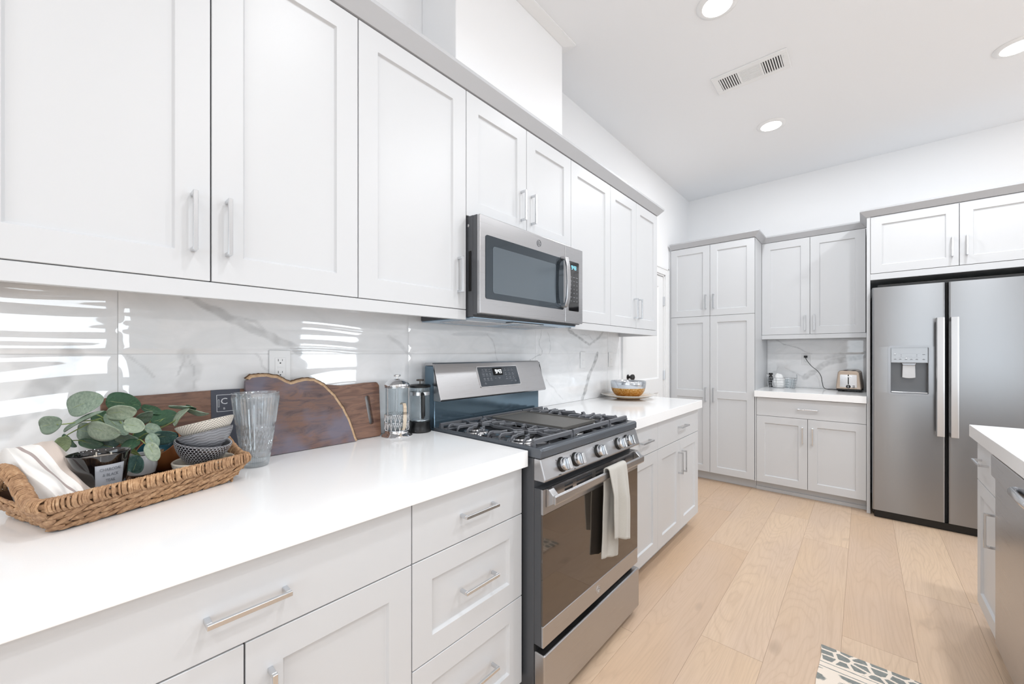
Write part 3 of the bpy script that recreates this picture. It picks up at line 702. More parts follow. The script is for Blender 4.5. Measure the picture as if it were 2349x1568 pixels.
# ================================================================== gas range
def text_mesh(mb, s, size, T, u, v, w, depth=.0003, align='CENTER', sx=1.0):
    """adds lettering to mb: u right, v up, w out"""
    c = bpy.data.curves.new('lettering', 'FONT'); c.body = s; c.size = size; c.align_x = align; c.align_y = 'CENTER'; c.extrude = depth; c.resolution_u = 2
    o = bpy.data.objects.new('lettering', c); COL.objects.link(o)
    me = bpy.data.meshes.new_from_object(o.evaluated_get(bpy.context.evaluated_depsgraph_get()))
    mb.add([(p.co.x * sx + u, p.co.y + v, p.co.z + w) for p in me.vertices], [tuple(q.vertices) for q in me.polygons], T)
    bpy.data.objects.remove(o); bpy.data.curves.remove(c); bpy.data.meshes.remove(me)
RY0_, RY1_ = 1.0745, 1.8325
yc = (RY0_ + RY1_) / 2
rg = thing('gas_range', (.37, yc, 0), 'freestanding stainless steel gas range between the two left countertops', 'range')
mb = MB(); mb.box(.03, .665, RY0_ + .001, RY1_ - .001, .035, .888); mb.build('range_body', MT['sideblack'], rg, bevel=.002)
mb = MB()
for x in (.08, .60):
    for y in (RY0_ + .05, RY1_ - .05): mb.lathe([(0, .0006), (.018, .0006), (.018, .034), (0, .034)], (x, y, 0), 16)
mb.build('levelling_feet', MT['black'], rg)
# cooktop tray: raised rim, sunk deck
mb = MB(); X0, X1 = .105, .6985
outer = [(X0, .8895), (X1 - .004, .8895), (X1, .893), (X1, .918), (X1 - .006, .9245), (X1 - .030, .9245), (X1 - .040, .908), (X0 + .02, .908), (X0 + .012, .9245), (X0, .9245)]
mb.prism(outer, RY0_ + .012, RY1_ - .012, lambda u, v, d: (u, d, v))
side = [(X0, .8895), (X1 - .004, .8895), (X1, .893), (X1, .918), (X1 - .006, .9245), (X0, .9245)]
mb.prism(side, RY0_, RY0_ + .013, lambda u, v, d: (u, d, v)); mb.prism(side, RY1_ - .013, RY1_, lambda u, v, d: (u, d, v))
mb.build('cooktop', MT['enamel'], rg, bevel=.003, smooth=40)
mb = MB(); mb.box(.128, .656, RY0_ + .016, RY1_ - .016, .9082, .9086); mb.build('burner_deck', MT['blackgloss'], rg)
# burners
for x, y, r in ((.515, 1.20, .046), (.245, 1.20, .036), (.38, yc, .034), (.515, 1.706, .050), (.245, 1.706, .040), (.575, yc, .030)):
    mb = MB(); mb.lathe([(r + .020, .9088), (r + .018, .913), (r + .004, .916), (r, .922), (0, .922), (0, .9088)], (x, y, 0), 36); b_ = mb.build('burner_base', MT['nickel'], rg, smooth=40)
    mb = MB(); mb.lathe([(r - .002, .9222), (r, .925), (r - .001, .931), (r - .006, .934), (0, .935), (0, .9222)], (x, y, 0), 36); mb.build('burner_cap', MT['black'], b_, smooth=40)
# grates
def bar(mb, pts, w=.0085, h=.012):
    """rectangular bar along 3D points"""
    P = [Vector(p) for p in pts]; vs = []; n = len(P)
    for i in range(n):
        d = P[min(i + 1, n - 1)] - P[max(i - 1, 0)]; dd = Vector((d.x, d.y, 0))
        if dd.length < 1e-5: dd = Vector((d.x, d.y, 0)) if i == 0 else Vector((1, 0, 0))
        dd.normalize(); s_ = Vector((-dd.y, dd.x, 0)) * (w / 2); t_ = w * .32
        q = Vector((-dd.y, dd.x, 0))
        vs += [P[i] - s_ - Vector((0, 0, h)), P[i] + s_ - Vector((0, 0, h)), P[i] + s_ * 1.0 - Vector((0, 0, .002)), P[i] + s_ * .6, P[i] - s_ * .6, P[i] - s_ - Vector((0, 0, .002))]
    fs = []
    for i in range(n - 1):
        for k in range(6): k2 = (k + 1) % 6; fs.append((i * 6 + k, i * 6 + k2, (i + 1) * 6 + k2, (i + 1) * 6 + k))
    fs.append(tuple(range(6))); fs.append(tuple((n - 1) * 6 + k for k in range(5, -1, -1)))
    mb.add([tuple(v) for v in vs], fs)
def foot(mb, x, y, z=.945, w=.011):
    mb.box(x - w / 2, x + w / 2, y - w / 2, y + w / 2, .9085, z - .010)
ZG = .9465
def grate(y0, y1, inward):
    """side grate; outer side fingers bend down to the rim"""
    mb = MB(); xa, xb = .135, .648; ym = (y0 + y1) / 2
    bar(mb, [(xa, y0, ZG), (xa, y1, ZG)], .011, .013); bar(mb, [(xb, y0 + .004, ZG + .001), (xb, y1 - .004, ZG + .001)], .013, .016)
    for x in (xa, xb):
        for y in (y0 + .006, y1 - .006): foot(mb, x, y, ZG, .014)
    # low outer rails
    bar(mb, [(xa, y0 + .005, .923), (xb, y0 + .005, .923)], .009, .010); bar(mb, [(xa, y1 - .005, .923), (xb, y1 - .005, .923)], .009, .010)
    nf = 8
    for k in range(nf):
        x = xa + (xb - xa) * (k + .75) / (nf + .5)
        c = .254 if x < .38 else .515   # burner it points to
        bend = max(-.028, min(.028, (c - x) * .35)); reach = .088 if abs(c - x) < .04 else .075
        for sgn, ye in ((1, y0 + .005), (-1, y1 - .005)):
            bar(mb, [(x, ye, .921), (x, ye + sgn * .002, .937), (x, ye + sgn * .012, ZG), (x, ye + sgn * .032, ZG), (x + bend, ye + sgn * (.05), ZG), (x + bend * 1.2, ye + sgn * reach, ZG)], .0075, .011)
    # spine with kinks around each burner
    sp = [(xa, ym, ZG)]
    for c in (.254, .515):
        sp += [(c - .085, ym, ZG), (c - .045, ym - .018, ZG), (c - .020, ym + .004, ZG), (c + .020, ym - .004, ZG), (c + .045, ym + .018, ZG), (c + .085, ym, ZG)]
    sp += [(xb, ym, ZG)]
    bar(mb, sp, .008, .011)
    for c in (.254, .515):
        bar(mb, [(c - .01, ym - .06, ZG), (c, ym - .012, ZG)], .0075, .011); bar(mb, [(c + .01, ym + .06, ZG), (c, ym + .012, ZG)], .0075, .011)
    return mb.build('grate', MT['castiron'], rg)
grate(1.088, 1.338, 1); grate(1.644, 1.822, -1)
mb = MB(); bar(mb, [(.135, 1.345, ZG), (.135, 1.638, ZG)], .011, .013); bar(mb, [(.648, 1.345, ZG + .001), (.648, 1.638, ZG + .001)], .013, .016)
for x in (.135, .648):
    for y in (1.351, 1.632): foot(mb, x, y, ZG, .014)
bar(mb, [(.135, 1.350, ZG - .006), (.648, 1.350, ZG - .006)], .009, .012); bar(mb, [(.135, 1.633, ZG - .006), (.648, 1.633, ZG - .006)], .009, .012)
for s_ in (-1, 1): bar(mb, [(.648, yc + s_ * .05, ZG - .004), (.612, yc + s_ * .012, ZG - .012)], .008, .011)
mb.build('grate', MT['castiron'], rg)
mb = MB(); gp = rrect(.175, .598, 1.362, 1.622, .015, 5)
n_ = len(gp); gi = rrect(.183, .590, 1.370, 1.614, .012, 5)
mb.add([(p[0], p[1], .934) for p in gp] + [(p[0], p[1], .947) for p in gp] + [(p[0], p[1], .947) for p in gi] + [(p[0], p[1], .9425) for p in gi],
       [tuple(range(n_ - 1, -1, -1))] + [(k * n_ + i, k * n_ + (i + 1) % n_, (k + 1) * n_ + (i + 1) % n_, (k + 1) * n_ + i) for k in range(3) for i in range(n_)] + [tuple(3 * n_ + i for i in range(n_))])
mb.build('griddle_plate', MT['griddle'], rg)
# front control panel, knobs
mb = MB(); mb.prism([(.665, .8885), (.692, .8885), (.7145, .818), (.710, .812), (.665, .812)], RY0_, RY1_, lambda u, v, d: (u, d, v)); cpn = mb.build('control_panel', MT['steel'], rg, bevel=.004, seg=3)
nrm = Vector((.0705, 0, .0225)).normalized(); upv = Vector((-.0225, 0, .0705)).normalized()
for y in (1.189, 1.281, 1.450, 1.626, 1.712):
    c = Vector((.7043, y, .851))
    K = lambda a, b, h, c=c: tuple(c + Vector((0, 1, 0)) * a + upv * b + nrm * h)
    fr3 = lambda a, b, h, K=K: K(a, b, h)
    mb = MB(); mb.lathe([(0, -.0008), (.0265, -.0008), (.0265, .003), (.023, .008), (0, .008)], (0, 0, 0), 32, fr=fr3); kb = mb.build('knob_skirt', MT['black'], rg, smooth=40)
    mb = MB(); mb.lathe([(0, .0082), (.0215, .0082), (.0225, .010), (.0225, .024), (.0205, .027), (0, .027)], (0, 0, 0), 40, fr=fr3)
    kn = mb.build('knob', MT['nickel'], kb, smooth=40)
    mb = MB(T=K); mb.prism([(-.007, -.020), (.007, -.020), (.0085, 0), (.007, .020), (-.007, .020), (-.0085, 0)], .0272, .041, lambda u, v, d: (u, v, d)); mb.build('knob_grip', MT['nickel'], kb, bevel=.002)
mb = MB(T=lambda u, v, w: tuple(Vector((.7034, 0, .851)) + Vector((0, 1, 0)) * u + upv * v + nrm * (w + .0006)))
for y in (1.189, 1.281, 1.450, 1.626, 1.712):
    mb.lathe([(0, .0003), (.0022, .0003), (.0022, -.0002), (0, -.0002)], (0, 0, 0), 10, fr=lambda a, b, c, y=y: (y - .028 + a, .020 + b, c))
text_mesh(mb, 'BURNER', .0045, None, 1.165, -.031, 0); text_mesh(mb, 'SIMMER', .0035, None, 1.262, -.031, 0)
mb.build('panel_marks', MT['slot'], cpn)
# oven door
TR = F_left(.704)
mb = MB(TR); mb.box(RY0_ + .003, RY1_ - .003, .246, .786, -.040, -.0085); od = mb.build('oven_door', MT['sideblack'], rg, bevel=.002)
def slotted(mb, u0, u1, v0, v1, w0, w1, slots):
    """plate with rectangular slots in two rows: slots [(ua,ub)], rows [(va,vb)]"""
    rows = [(.7505, .7585), (.7655, .7735)]
    vsx = [v0, rows[0][0], rows[0][1], rows[1][0], rows[1][1], v1]
    for i in (0, 2, 4): mb.box(u0, u1, vsx[i], vsx[i + 1], w0, w1)
    for a, b in rows:
        prev = u0
        for c, d in slots + [(u1, None)]:
            mb.box(prev, c, a, b, w0, w1); prev = d
SL = [(1.207, 1.262), (1.288, 1.405), (1.430, 1.495), (1.520, 1.620), (1.645, 1.700)]
mb = MB(TR); slotted(mb, RY0_ + .003, RY1_ - .003, .7005, .786, -.0083, 0, SL); mb.build('vent_strip', MT['steel'], od)
mb = MB(TR); mb.box(RY0_ + .003, RY1_ - .003, .3205, .6995, -.0083, -.0005); og = mb.build('oven_window', M('oven_glass').set(col='6E665F', rough=.05, metal=.85).m, od, bevel=.0008, seg=1)
mb = MB(TR); mb.box(RY0_ + .003, RY1_ - .003, .246, .3195, -.0083, 0); mb.build('lower_band', MT['steel'], od, bevel=.0015, seg=1)
def emblem(T, parent, u, v, w, r, mat):
    mb = MB(T)
    def circ(rad, wid, hgt, a0=0, a1=2 * PI, cu=0, cv=0, n=48):
        full = abs(a1 - a0 - 2 * PI) < 1e-3; vs = []; fs = []; m_ = n + (0 if full else 1)
        for k in range(m_):
            a = a0 + (a1 - a0) * k / n
            for rr_, hh in ((rad - wid, w), (rad - wid, w + hgt), (rad + wid, w + hgt), (rad + wid, w)): vs.append((u + cu + rr_ * math.cos(a), v + cv + rr_ * math.sin(a), hh))
        for k in range(n):
            j = (k + 1) % m_
            for q in range(4): q2 = (q + 1) % 4; fs.append((k * 4 + q, j * 4 + q, j * 4 + q2, k * 4 + q2))
        if not full: fs += [(0, 1, 2, 3), (n * 4 + 3, n * 4 + 2, n * 4 + 1, n * 4)]
        mb.add(vs, fs)
    circ(r, r * .045, .0008); circ(r * .86, r * .025, .0006)
    # flowing script initials inside the ring
    circ(r * .22, r * .05, .0008, .6, 5.4, -r * .27, r * .12, 24); circ(r * .22, r * .05, .0008, 2.3, 6.6, -r * .27, -r * .22, 24)
    circ(r * .16, r * .05, .0008, .5, 4.9, r * .27, r * .18, 24); circ(r * .19, r * .05, .0008, 1.3, 5.9, r * .27, -r * .17, 24)
    circ(r * .12, r * .03, .0008, 0, 2 * PI, -r * .48, r * .30, 16); circ(r * .10, r * .03, .0008, 0, 2 * PI, r * .50, -r * .42, 16)
    for a in (.3, 1.87, 3.44, 5.01): circ(r * .13, r * .025, .0006, a, a + 3.6, r * .66 * math.cos(a), r * .66 * math.sin(a), 14)
    return mb.build('emblem', mat, parent)
emblem(TR, od, 1.452, .2835, 0.0001, .0155, MT['nickel'])
# handle: flat broad bar on curved end brackets
mb = MB(TR); h0, h1 = 1.094, 1.812
sec = [(.030, .742), (.038, .738), (.041, .745), (.041, .766), (.036, .772), (.030, .768)]
mb.prism(sec, h0, h1, lambda u, v, d: (d, v, u))
for a, b in ((h0, h0 + .030), (h1 - .030, h1)):
    mb.prism([(.0003, .722), (.0003, .788), (.012, .786), (.031, .769), (.031, .741), (.012, .730)], a, b, lambda u, v, d: (d, v, u))
mb.build('handle', MT['steel'], od, bevel=.002)
# storage drawer
mb = MB(F_left(.711)); mb.box(RY0_ + .001, RY1_ - .001, .040, .224, -.045, 0); mb.build('storage_drawer', MT['steel'], rg, bevel=.006, seg=3)
mb = MB(); mb.box(.655, .672, RY0_ + .002, RY1_ - .002, .2245, .2455); mb.build('drawer_gap_trim', MT['dark'], rg)
# backguard
mb = MB(); mb.box(.035, .104, RY0_ + .004, RY1_ - .004, .889, 1.195); mb.build('backguard', M('backguard_enamel').set(col='6F8493', rough=.14, metal=.75).m, rg, bevel=.004)
BG = [(.102, 1.040), (.153, 1.040), (.1575, 1.047), (.1010, 1.2015), (.092, 1.2085), (.045, 1.2085), (.045, 1.1955), (.1045, 1.1955)]
mb = MB(); mb.prism([(.1045, 1.041), (.150, 1.041), (.1565, 1.048), (.1010, 1.2035), (.0945, 1.2085), (.040, 1.2085), (.040, 1.1958), (.1045, 1.1958)], RY0_, RY1_, lambda u, v, d: (u, d, v))
bgp = mb.build('backguard_panel', MT['steel'], rg, bevel=.003, seg=3)
e1 = Vector((.1010 - .1565, 0, 1.2035 - 1.048)).normalized(); e2 = Vector((e1.z, 0, -e1.x))
c0 = Vector((.12875, 0, 1.12575))
TBG = lambda u, v, w: tuple(c0 + Vector((0, 1, 0)) * u + e1 * v + e2 * w)
mb = MB(TBG); mb.prism(rrect(1.327, 1.618, -.040, .060, .006, 4), .0004, .0035, lambda u, v, d: (u, v, d)); ds = mb.build('display_panel', M('display_glass').set(col='3A444E', rough=.12, metal=.2, coat=.6).m, bgp, smooth=30)
mb = MB(); ring(mb, TBG, 1.324, 1.621, -.043, .063, .008, .003, .0003, .0042); mb.build('display_bezel', MT['chrome'], bgp)
mb = MB(TBG); mb.box(1.430, 1.500, .014, .052, .0036, .0042); mb.build('clock_window', MT['dark'], ds)
def seg7(mb, ch, u, v, s, w0, w1):
    """seven-segment digit, width .55 s, height s"""
    on = {'0': 'abcdef', '1': 'bc', '2': 'abged', '3': 'abgcd', '4': 'fgbc', '5': 'afgcd', '6': 'afgedc', '7': 'abc', '8': 'abcdefg', '9': 'abcdfg'}[ch]
    W2, Hh, t_ = s * .55, s, s * .13
    R = dict(a=(0, W2, Hh - t_, Hh), d=(0, W2, 0, t_), g=(0, W2, Hh / 2 - t_ / 2, Hh / 2 + t_ / 2), f=(0, t_, Hh / 2, Hh), e=(0, t_, 0, Hh / 2), b=(W2 - t_, W2, Hh / 2, Hh), c=(W2 - t_, W2, 0, Hh / 2))
    for k in on: a, b, c, d = R[k]; mb.box(u + a, u + b, v + c, v + d, w0, w1)
def clock(mb, u, v, s, w0, w1):
    seg7(mb, '9', u, v, s, w0, w1); seg7(mb, '4', u + s * .92, v, s, w0, w1); seg7(mb, '3', u + s * 1.65, v, s, w0, w1)
    for q in (.28, .66): mb.box(u + s * .68, u + s * .78, v + s * q, v + s * (q + .1), w0, w1)
mb = MB(TBG); clock(mb, 1.448, .024, .020, .0043, .0048); mb.build('clock_digits', MT['led_w'], ds)
mb = MB(TBG)
for s_, u, v in (('Bake', 1.362, .045), ('Convect\nBake', 1.385, .045), ('Broil', 1.408, .045), ('Convect\nRoast', 1.362, .022), ('Proof\nWarm', 1.385, .022), ('Delay\nTime', 1.408, .022), ('Cook\nTime', 1.362, -.001), ('Probe\nTemp', 1.385, -.001), ('Self\nClean', 1.408, -.001), ('Start', 1.440, -.001), ('Cancel\nOff', 1.468, -.001), ('Set\nClock', 1.362, -.024), ('Oven\nLight', 1.585, -.020)):
    text_mesh(mb, s_, .0052, None, u, v, .0037, .0002)
for i, d in enumerate('123456789'): text_mesh(mb, d, .0075, None, 1.522 + (i % 3) * .027, .046 - (i // 3) * .0225, .0037, .0002)
text_mesh(mb, '0', .0075, None, 1.556, -.020, .0037, .0002)
for r_ in range(3):
    for u in (1.362, 1.385, 1.408): mb.box(u - .008, u + .008, .0355 - r_ * .023 - .0008, .0355 - r_ * .023, .0037, .0040)
    for u in (1.522, 1.549, 1.576): mb.box(u - .008, u + .008, .0385 - r_ * .0225 - .0008, .0385 - r_ * .0225, .0037, .0040)
mb.build('keypad_print', MT['print'], ds)

# ================================================================== microwave
MY0, MY1, MZ0, MZ1 = 1.0755, 1.8335, 1.404, 1.802
mw = thing('microwave', (.2, yc, MZ0), 'stainless over-the-range microwave mounted under the short wall cabinet', 'microwave')
mb = MB(); mb.box(.008, .355, MY0 + .002, MY1 - .002, MZ0 - .006, MZ1); mb.build('microwave_body', MT['sideblack'], mw, bevel=.002)
mb = MB(); mb.box(.3555, .3785, MY0 + .001, MY1 - .001, MZ0, MZ1 - .002); mb.build('front_frame', MT['sideblack'], mw, bevel=.002)
for y0, y1 in ((MY0 - .0006, MY0 + .0008),):
    mb = MB(); mb.box(.332, .346, y0, y1, 1.50, 1.66); mb.build('side_vent', MT['dark'], mw)
    mb = MB(); mb.lathe([(0, -.0004), (.006, -.0004), (.007, .001), (0, .001)], (.325, MY0 + .001, 1.765), 20, 'y'); mb.build('side_screw', MT['nickel'], mw)
TMW = F_left(.397)
DYE = 1.666
mb = MB(TMW); mb.box(MY0, DYE - .001, MZ0 + .003, MZ1 - .004, -.018, 0); mdr = mb.build('microwave_door', MT['steel'], mw, bevel=.004, seg=3)
mb = MB(TMW); mb.box(DYE + .001, MY1, MZ0 + .003, MZ1 - .004, -.018, 0); mcp = mb.build('control_panel', MT['steel'], mw, bevel=.004, seg=3)
mb = MB(TMW); mb.prism(rrect(1.106, 1.652, 1.468, 1.722, .010, 5), .0003, .002, lambda u, v, d: (u, v, d)); mwin = mb.build('door_glass', M('microwave_glass').set(col='4C545B', rough=.05, metal=.75).m, mdr, smooth=30)
mb = MB(TMW); mb.prism(rrect(1.146, 1.585, 1.494, 1.683, .012, 5), .0021, .0026, lambda u, v, d: (u, v, d)); mb.build('window_screen', M('microwave_screen').set(col='6A747C', rough=.12, metal=.6).m, mwin, smooth=30)
mb = MB(TMW); hp = [(.0003, 1.478), (.016, 1.478), (.030, 1.484), (.040, 1.52), (.0435, 1.60), (.040, 1.68), (.030, 1.724), (.016, 1.730), (.0003, 1.730), (.0003, 1.716), (.014, 1.714), (.024, 1.705), (.031, 1.67), (.034, 1.60), (.031, 1.535), (.024, 1.503), (.014, 1.494), (.0003, 1.492)]
mb.prism(hp, 1.626, 1.655, lambda u, v, d: (d, v, u)); mb.build('handle', MT['steel'], mdr, bevel=.003, seg=3, smooth=45)
emblem(TMW, mdr, 1.4525, 1.7585, .0001, .0155, MT['printdk'])
mb = MB(TMW); mb.prism(rrect(1.700, 1.792, 1.468, 1.722, .006, 4), .0003, .002, lambda u, v, d: (u, v, d)); kp = mb.build('keypad', MT['blackgloss'], mcp, smooth=30)
mb = MB(TMW); clock(mb, 1.722, 1.682, .019, .0021, .0026); mb.build('clock_digits', MT['led_c'], kp)
mb = MB(TMW)
for r_ in range(7):
    for c_ in range(3):
        u = 1.719 + c_ * .027; v = 1.642 - r_ * .0205
        if r_ in (0, 1, 5, 6): text_mesh(mb, ['Cook', 'Defrost', 'Popcorn', 'Reheat', 'Timer', 'Power', '', '', '', '', '', '', '', '', '', 'Sensor', 'Clock', 'Light', 'Vent', 'Start', 'Off'][r_ * 3 + c_], .0055, None, u, v, .0022, .0001)
        else: text_mesh(mb, str([1, 2, 3, 4, 5, 6, 7, 8, 9][(r_ - 2) * 3 + c_]), .010, None, u, v, .0022, .0001)
mb.build('keypad_print', MT['print'], kp)
# underside: vent filters and lamp housing
mb = MB(); mb.box(.010, .354, MY0 + .006, MY1 - .006, MZ0 - .012, MZ0 - .0065); ub = mb.build('bottom_plate', simple('bottom_steel', 'A9BED0', .3, .9), mw, bevel=.001, seg=1)
for y0 in (1.12, 1.50):
    mb = MB(); mb.box(.09, .27, y0, y0 + .285, MZ0 - .0145, MZ0 - .0122)
    for k in range(11): mb.box(.098 + k * .0155, .104 + k * .0155, y0 + .01, y0 + .275, MZ0 - .0158, MZ0 - .0145)
    mb.build('grease_filter', MT['nickel'], ub)
mb = MB(); mb.box(.30, .345, 1.33, 1.56, MZ0 - .0155, MZ0 - .0122); mb.build('lamp_cover', MT['blackgloss'], ub, bevel=.001, seg=1)

# ================================================================== towel on the oven handle
def cloth_mat(name, col, scale=900, rough=.95, stripes=None):
    m = M(name); v = m.coord((1, 1, 1)); n = m.noise(v, scale, 2, .6); m.set(col=m.mix(m.ramp(n, [(.3, 0.0), (.7, .25)]), col, '9B968E'), rough=rough, sheen=.3); m.bump(m.noise(v, scale * .6, 2, .6), .5, .001); return m.m
MT['towel'] = cloth_mat('grey_towel', 'C4C1BA', 420)
def draped(name, label, y0, y1, xbar, ztop, zfront, zback, mat, gap=.012, seed=1, th=.0045):
    """cloth over a bar: front fall, over the top, back fall; hem corners uneven"""
    nu, nv = 46, 90; hb = .040
    def f(i, j):
        a = i; s = j * (zfront + hb + zback)
        y = y0 + (y1 - y0) * a
        if s < zfront: z = ztop - (zfront - s); x = xbar + gap; side = 1; dep = (zfront - s)
        elif s < zfront + hb:
            t_ = (s - zfront) / hb * PI; x = xbar + gap * math.cos(t_); z = ztop + gap * math.sin(t_) * .8; side = 0; dep = 0
        else: z = ztop - (s - zfront - hb); x = xbar - gap; side = -1; dep = s - zfront - hb
        w = min(1, dep / .12)
        fold = math.sin(a * 9 + seed + dep * 2.0) * .008 + math.sin(a * 19 + seed * 2 + dep * 5) * .0035
        x += (fold * w + (.010 * w if side > 0 else 0)) * (1 if side >= 0 else .4)
        if side > 0: z += (a - .5) * -.055 * w; y += (.016 * w * (a - .2)) + dep * .05
        if side < 0: y -= dep * .06; z += (a - .5) * -.04 * w
        y += noise.noise((a * 3, dep * 9, seed)) * .004
        return (x, y, z)
    mb = MB(); mb.grid(nu, nv, f); o = mb.build(name, mat, smooth=180, recalc=False)
    md = o.modifiers.new('thick', 'SOLIDIFY'); md.thickness = th; md.offset = 0
    tag(o, label, 'towel'); return o
o = draped('dish_towel', 'light grey dish towel hanging over the oven door handle', 1.455, 1.605, .7405, .776, .300, .372, MT['towel'], gap=.0125)
origin_to(o, (.74, 1.53, .79))

# ================================================================== things on the left countertop
ZK = ZC + .0004
def wood(name, cols, scale=(1, 1, 1), nscale=6, rough=.45, dist=1.5, fine=60, bumpv=.15):
    m = M(name); v = m.coord(scale); n = m.noise(v, nscale, 6, .62, dist); f = m.noise(m.coord(tuple(s * (fine if i == 2 else 4) for i, s in enumerate(scale))), 3, 3, .6)
    c = m.ramp(n, cols); m.set(col=m.mix(m.ramp(f, [(.4, 0.0), (.7, .35)]), c, cols[0][1]), rough=rough); m.bump(f, bumpv, .0008); return m.m
MT['walnut'] = wood('dark_walnut', [(.25, '4A342C'), (.42, '6B4A3C'), (.55, '8A6550'), (.66, '6A4C42'), (.8, '9A7860')], (1, 1.2, 9), 4, .4)
m = M('purple_heartwood'); v = m.coord((1, 4, 15), (.62, 0, 0)); n = m.noise(v, 3.0, 6, .65, .8); big_ = m.noise(m.coord((1, 6, 6)), 1.4, 2, .5)
m.set(col=m.mix(m.ramp(big_, [(.42, 0.0), (.62, .75)]), m.ramp(n, [(.3, '4A3A3C'), (.45, '67524F'), (.55, '7A5A4C'), (.7, '6A5A62')]), '6F6C7C'), rough=.5); m.bump(n, .15, .001); MT['live'] = m.m
MT['sap'] = wood('pale_sapwood', [(.3, 'A98868'), (.6, 'CFAF8C'), (.8, 'B9977A')], (1, 6, 6), 6, .6)
MT['bark'] = wood('bark', [(.3, '3E2E24'), (.6, '6C503B'), (.8, '54402F')], (1, 20, 20), 6, .9)
# long board with a slot handle, leaning on the tiles
sn = .080; cs = math.sqrt(1 - sn * sn)
TLB = lambda u, s, w: (.0455 - s * sn + w * cs, u, ZK + .0013 + s * cs + w * sn)
S = lambda z: (z - .9147) / cs
top = [(.857, S(1.118)), (.850, S(1.130)), (.843, S(1.133)), (.80, S(1.133)), (.76, S(1.130)), (.70, S(1.127)), (.62, S(1.137)), (.54, S(1.142)), (.46, S(1.141)), (.386, S(1.137)), (.32, S(1.138)), (.25, S(1.136)), (.16, S(1.134)), (.07, S(1.133)), (.062, S(1.126))]
outer = [(.062, .006), (.068, 0), (.852, 0), (.857, .008)] + top
slot = [(.803 + .0095 * math.cos(a), S(1.072) + .0095 * math.sin(a)) for a in [k * PI / 8 for k in range(9)]] + [(.817 + .0095 * math.cos(a), S(.975) + .0095 * math.sin(a)) for a in [PI + k * PI / 8 for k in range(9)]]
bd = thing('cutting_board', (.037, .46, ZK), 'long dark wooden cutting board with a slot handle leaning on the backsplash', 'cutting board')
mb = MB(TLB); plate_holes(mb, outer, [slot], -.016, 0); mb.build('board', MT['walnut'], bd, bevel=.002)
mb = MB(TLB); mb.box(.2955, .371, .0004, S(1.1375), .0002, .0012); lb = mb.build('paper_label', simple('slate_label', '50525C', .8), bd)
mb = MB(TLB); z0_, z1_ = S(1.070), S(1.122)
for a, b, c, d in ((.309, .362, z0_, z0_ + .0014), (.309, .362, z1_ - .0014, z1_), (.309, .3104, z0_, z1_), (.3606, .362, z0_, z1_)): mb.box(a, b, c, d, .0013, .0017)
ring(mb, TLB, .3125, .3165, z0_ + .014, z1_ - .014, .0019, .0008, .0013, .0017)
text_mesh(mb, 'C', .027, None, .3285, (z0_ + z1_) / 2 + .005, .0014, .0002); text_mesh(mb, 'B', .009, None, .3285, z0_ + .009, .0014, .0002)
mb.build('label_print', simple('label_white', 'D8D9DC', .7), lb)
# live-edge half-round board in front
sn2 = .082; cs2 = math.sqrt(1 - sn2 * sn2)
TV = lambda u, s, w: (.0665 - s * sn2 + w * cs2, u, ZK + .0016 + s * cs2 + w * sn2)
pr = [(.7465, .004), (.737, .030), (.7218, .080), (.6983, .132), (.6672, .183), (.6282, .2255), (.5938, .246), (.5616, .249), (.540, .2455), (.5161, .239), (.4986, .2475), (.4784, .260), (.4525, .267), (.4271, .2695), (.3963, .2665), (.3830, .256), (.3811, .222), (.390, .15), (.398, .08), (.404, 0)]
pts = []
for i in range(len(pr) - 1):
    (a, b), (c, d) = pr[i], pr[i + 1]
    for k in range(5):
        t_ = k / 5; u, v = a + (c - a) * t_, b + (d - b) * t_; nn = noise.noise((u * 60, v * 60, 0)) * .0016 if i < 15 else 0
        pts.append((u + nn, v + nn))
pts.append(pr[-1]); pts.append((.7475, 0.0))
lv = thing('cutting_board', (.058, .57, ZK), 'half-round live-edge wooden board with pale bark rim standing behind the glass', 'cutting board')
def inset(pl, d, upto):
    out = []
    cx_, cy_ = .56, .05
    for i, (u, v) in enumerate(pl):
        if i < upto:
            p0 = Vector(pl[max(i - 1, 0)]); p1 = Vector(pl[min(i + 1, len(pl) - 1)]); t_ = (p1 - p0).normalized(); q = Vector((u, v)) + Vector((-t_.y, t_.x)) * d
            out.append((q.x, q.y))
    return out
nb = 15 * 5 + 1; inn = inset(pts, .0095, nb)
mb = MB(TV); core = [(inn[0][0], 0.0)] + inn + [p for p in pts[nb:-1]]
core = [(u, max(v, 0.0)) for u, v in core]
plate_holes(mb, core, [], -.0176, -.0001); mb.build('heartwood', MT['live'], lv)
mb = MB(TV); vs = []; 
for (u, v), (a, b) in zip(pts[:nb], inn):
    vs += [(a, max(b, 0), 0), (u * .6 + a * .4, max(v * .6 + b * .4, 0), .0002), (u, max(v, 0), -.004), (u, max(v, 0), -.0175), (a, max(b, 0), -.0177)]
fs = []
for i in range(nb - 1):
    for k in range(5): k2 = (k + 1) % 5; fs.append((i * 5 + k, (i + 1) * 5 + k, (i + 1) * 5 + k2, i * 5 + k2))
fs += [(0, 1, 2, 3, 4), tuple((nb - 1) * 5 + k for k in range(4, -1, -1))]
mb.add(vs, fs); mb.build('sapwood_rim', MT['sap'], lv)
mb = MB(TV); random.seed(2); vs = []
for i in range(nb):
    u, v = pts[i]; p0 = Vector(pts[max(i - 1, 0)]); p1 = Vector(pts[min(i + 1, nb - 1)]); t_ = (p1 - p0).normalized(); q = Vector((t_.y, -t_.x)) * (.0016 + .0022 * random.random())
    vs += [(u, max(v, 0), -.0042), (u + q.x, max(v + q.y, 0), -.006), (u + q.x * 1.1, max(v + q.y * 1.1, 0), -.014), (u, max(v, 0), -.0172)]
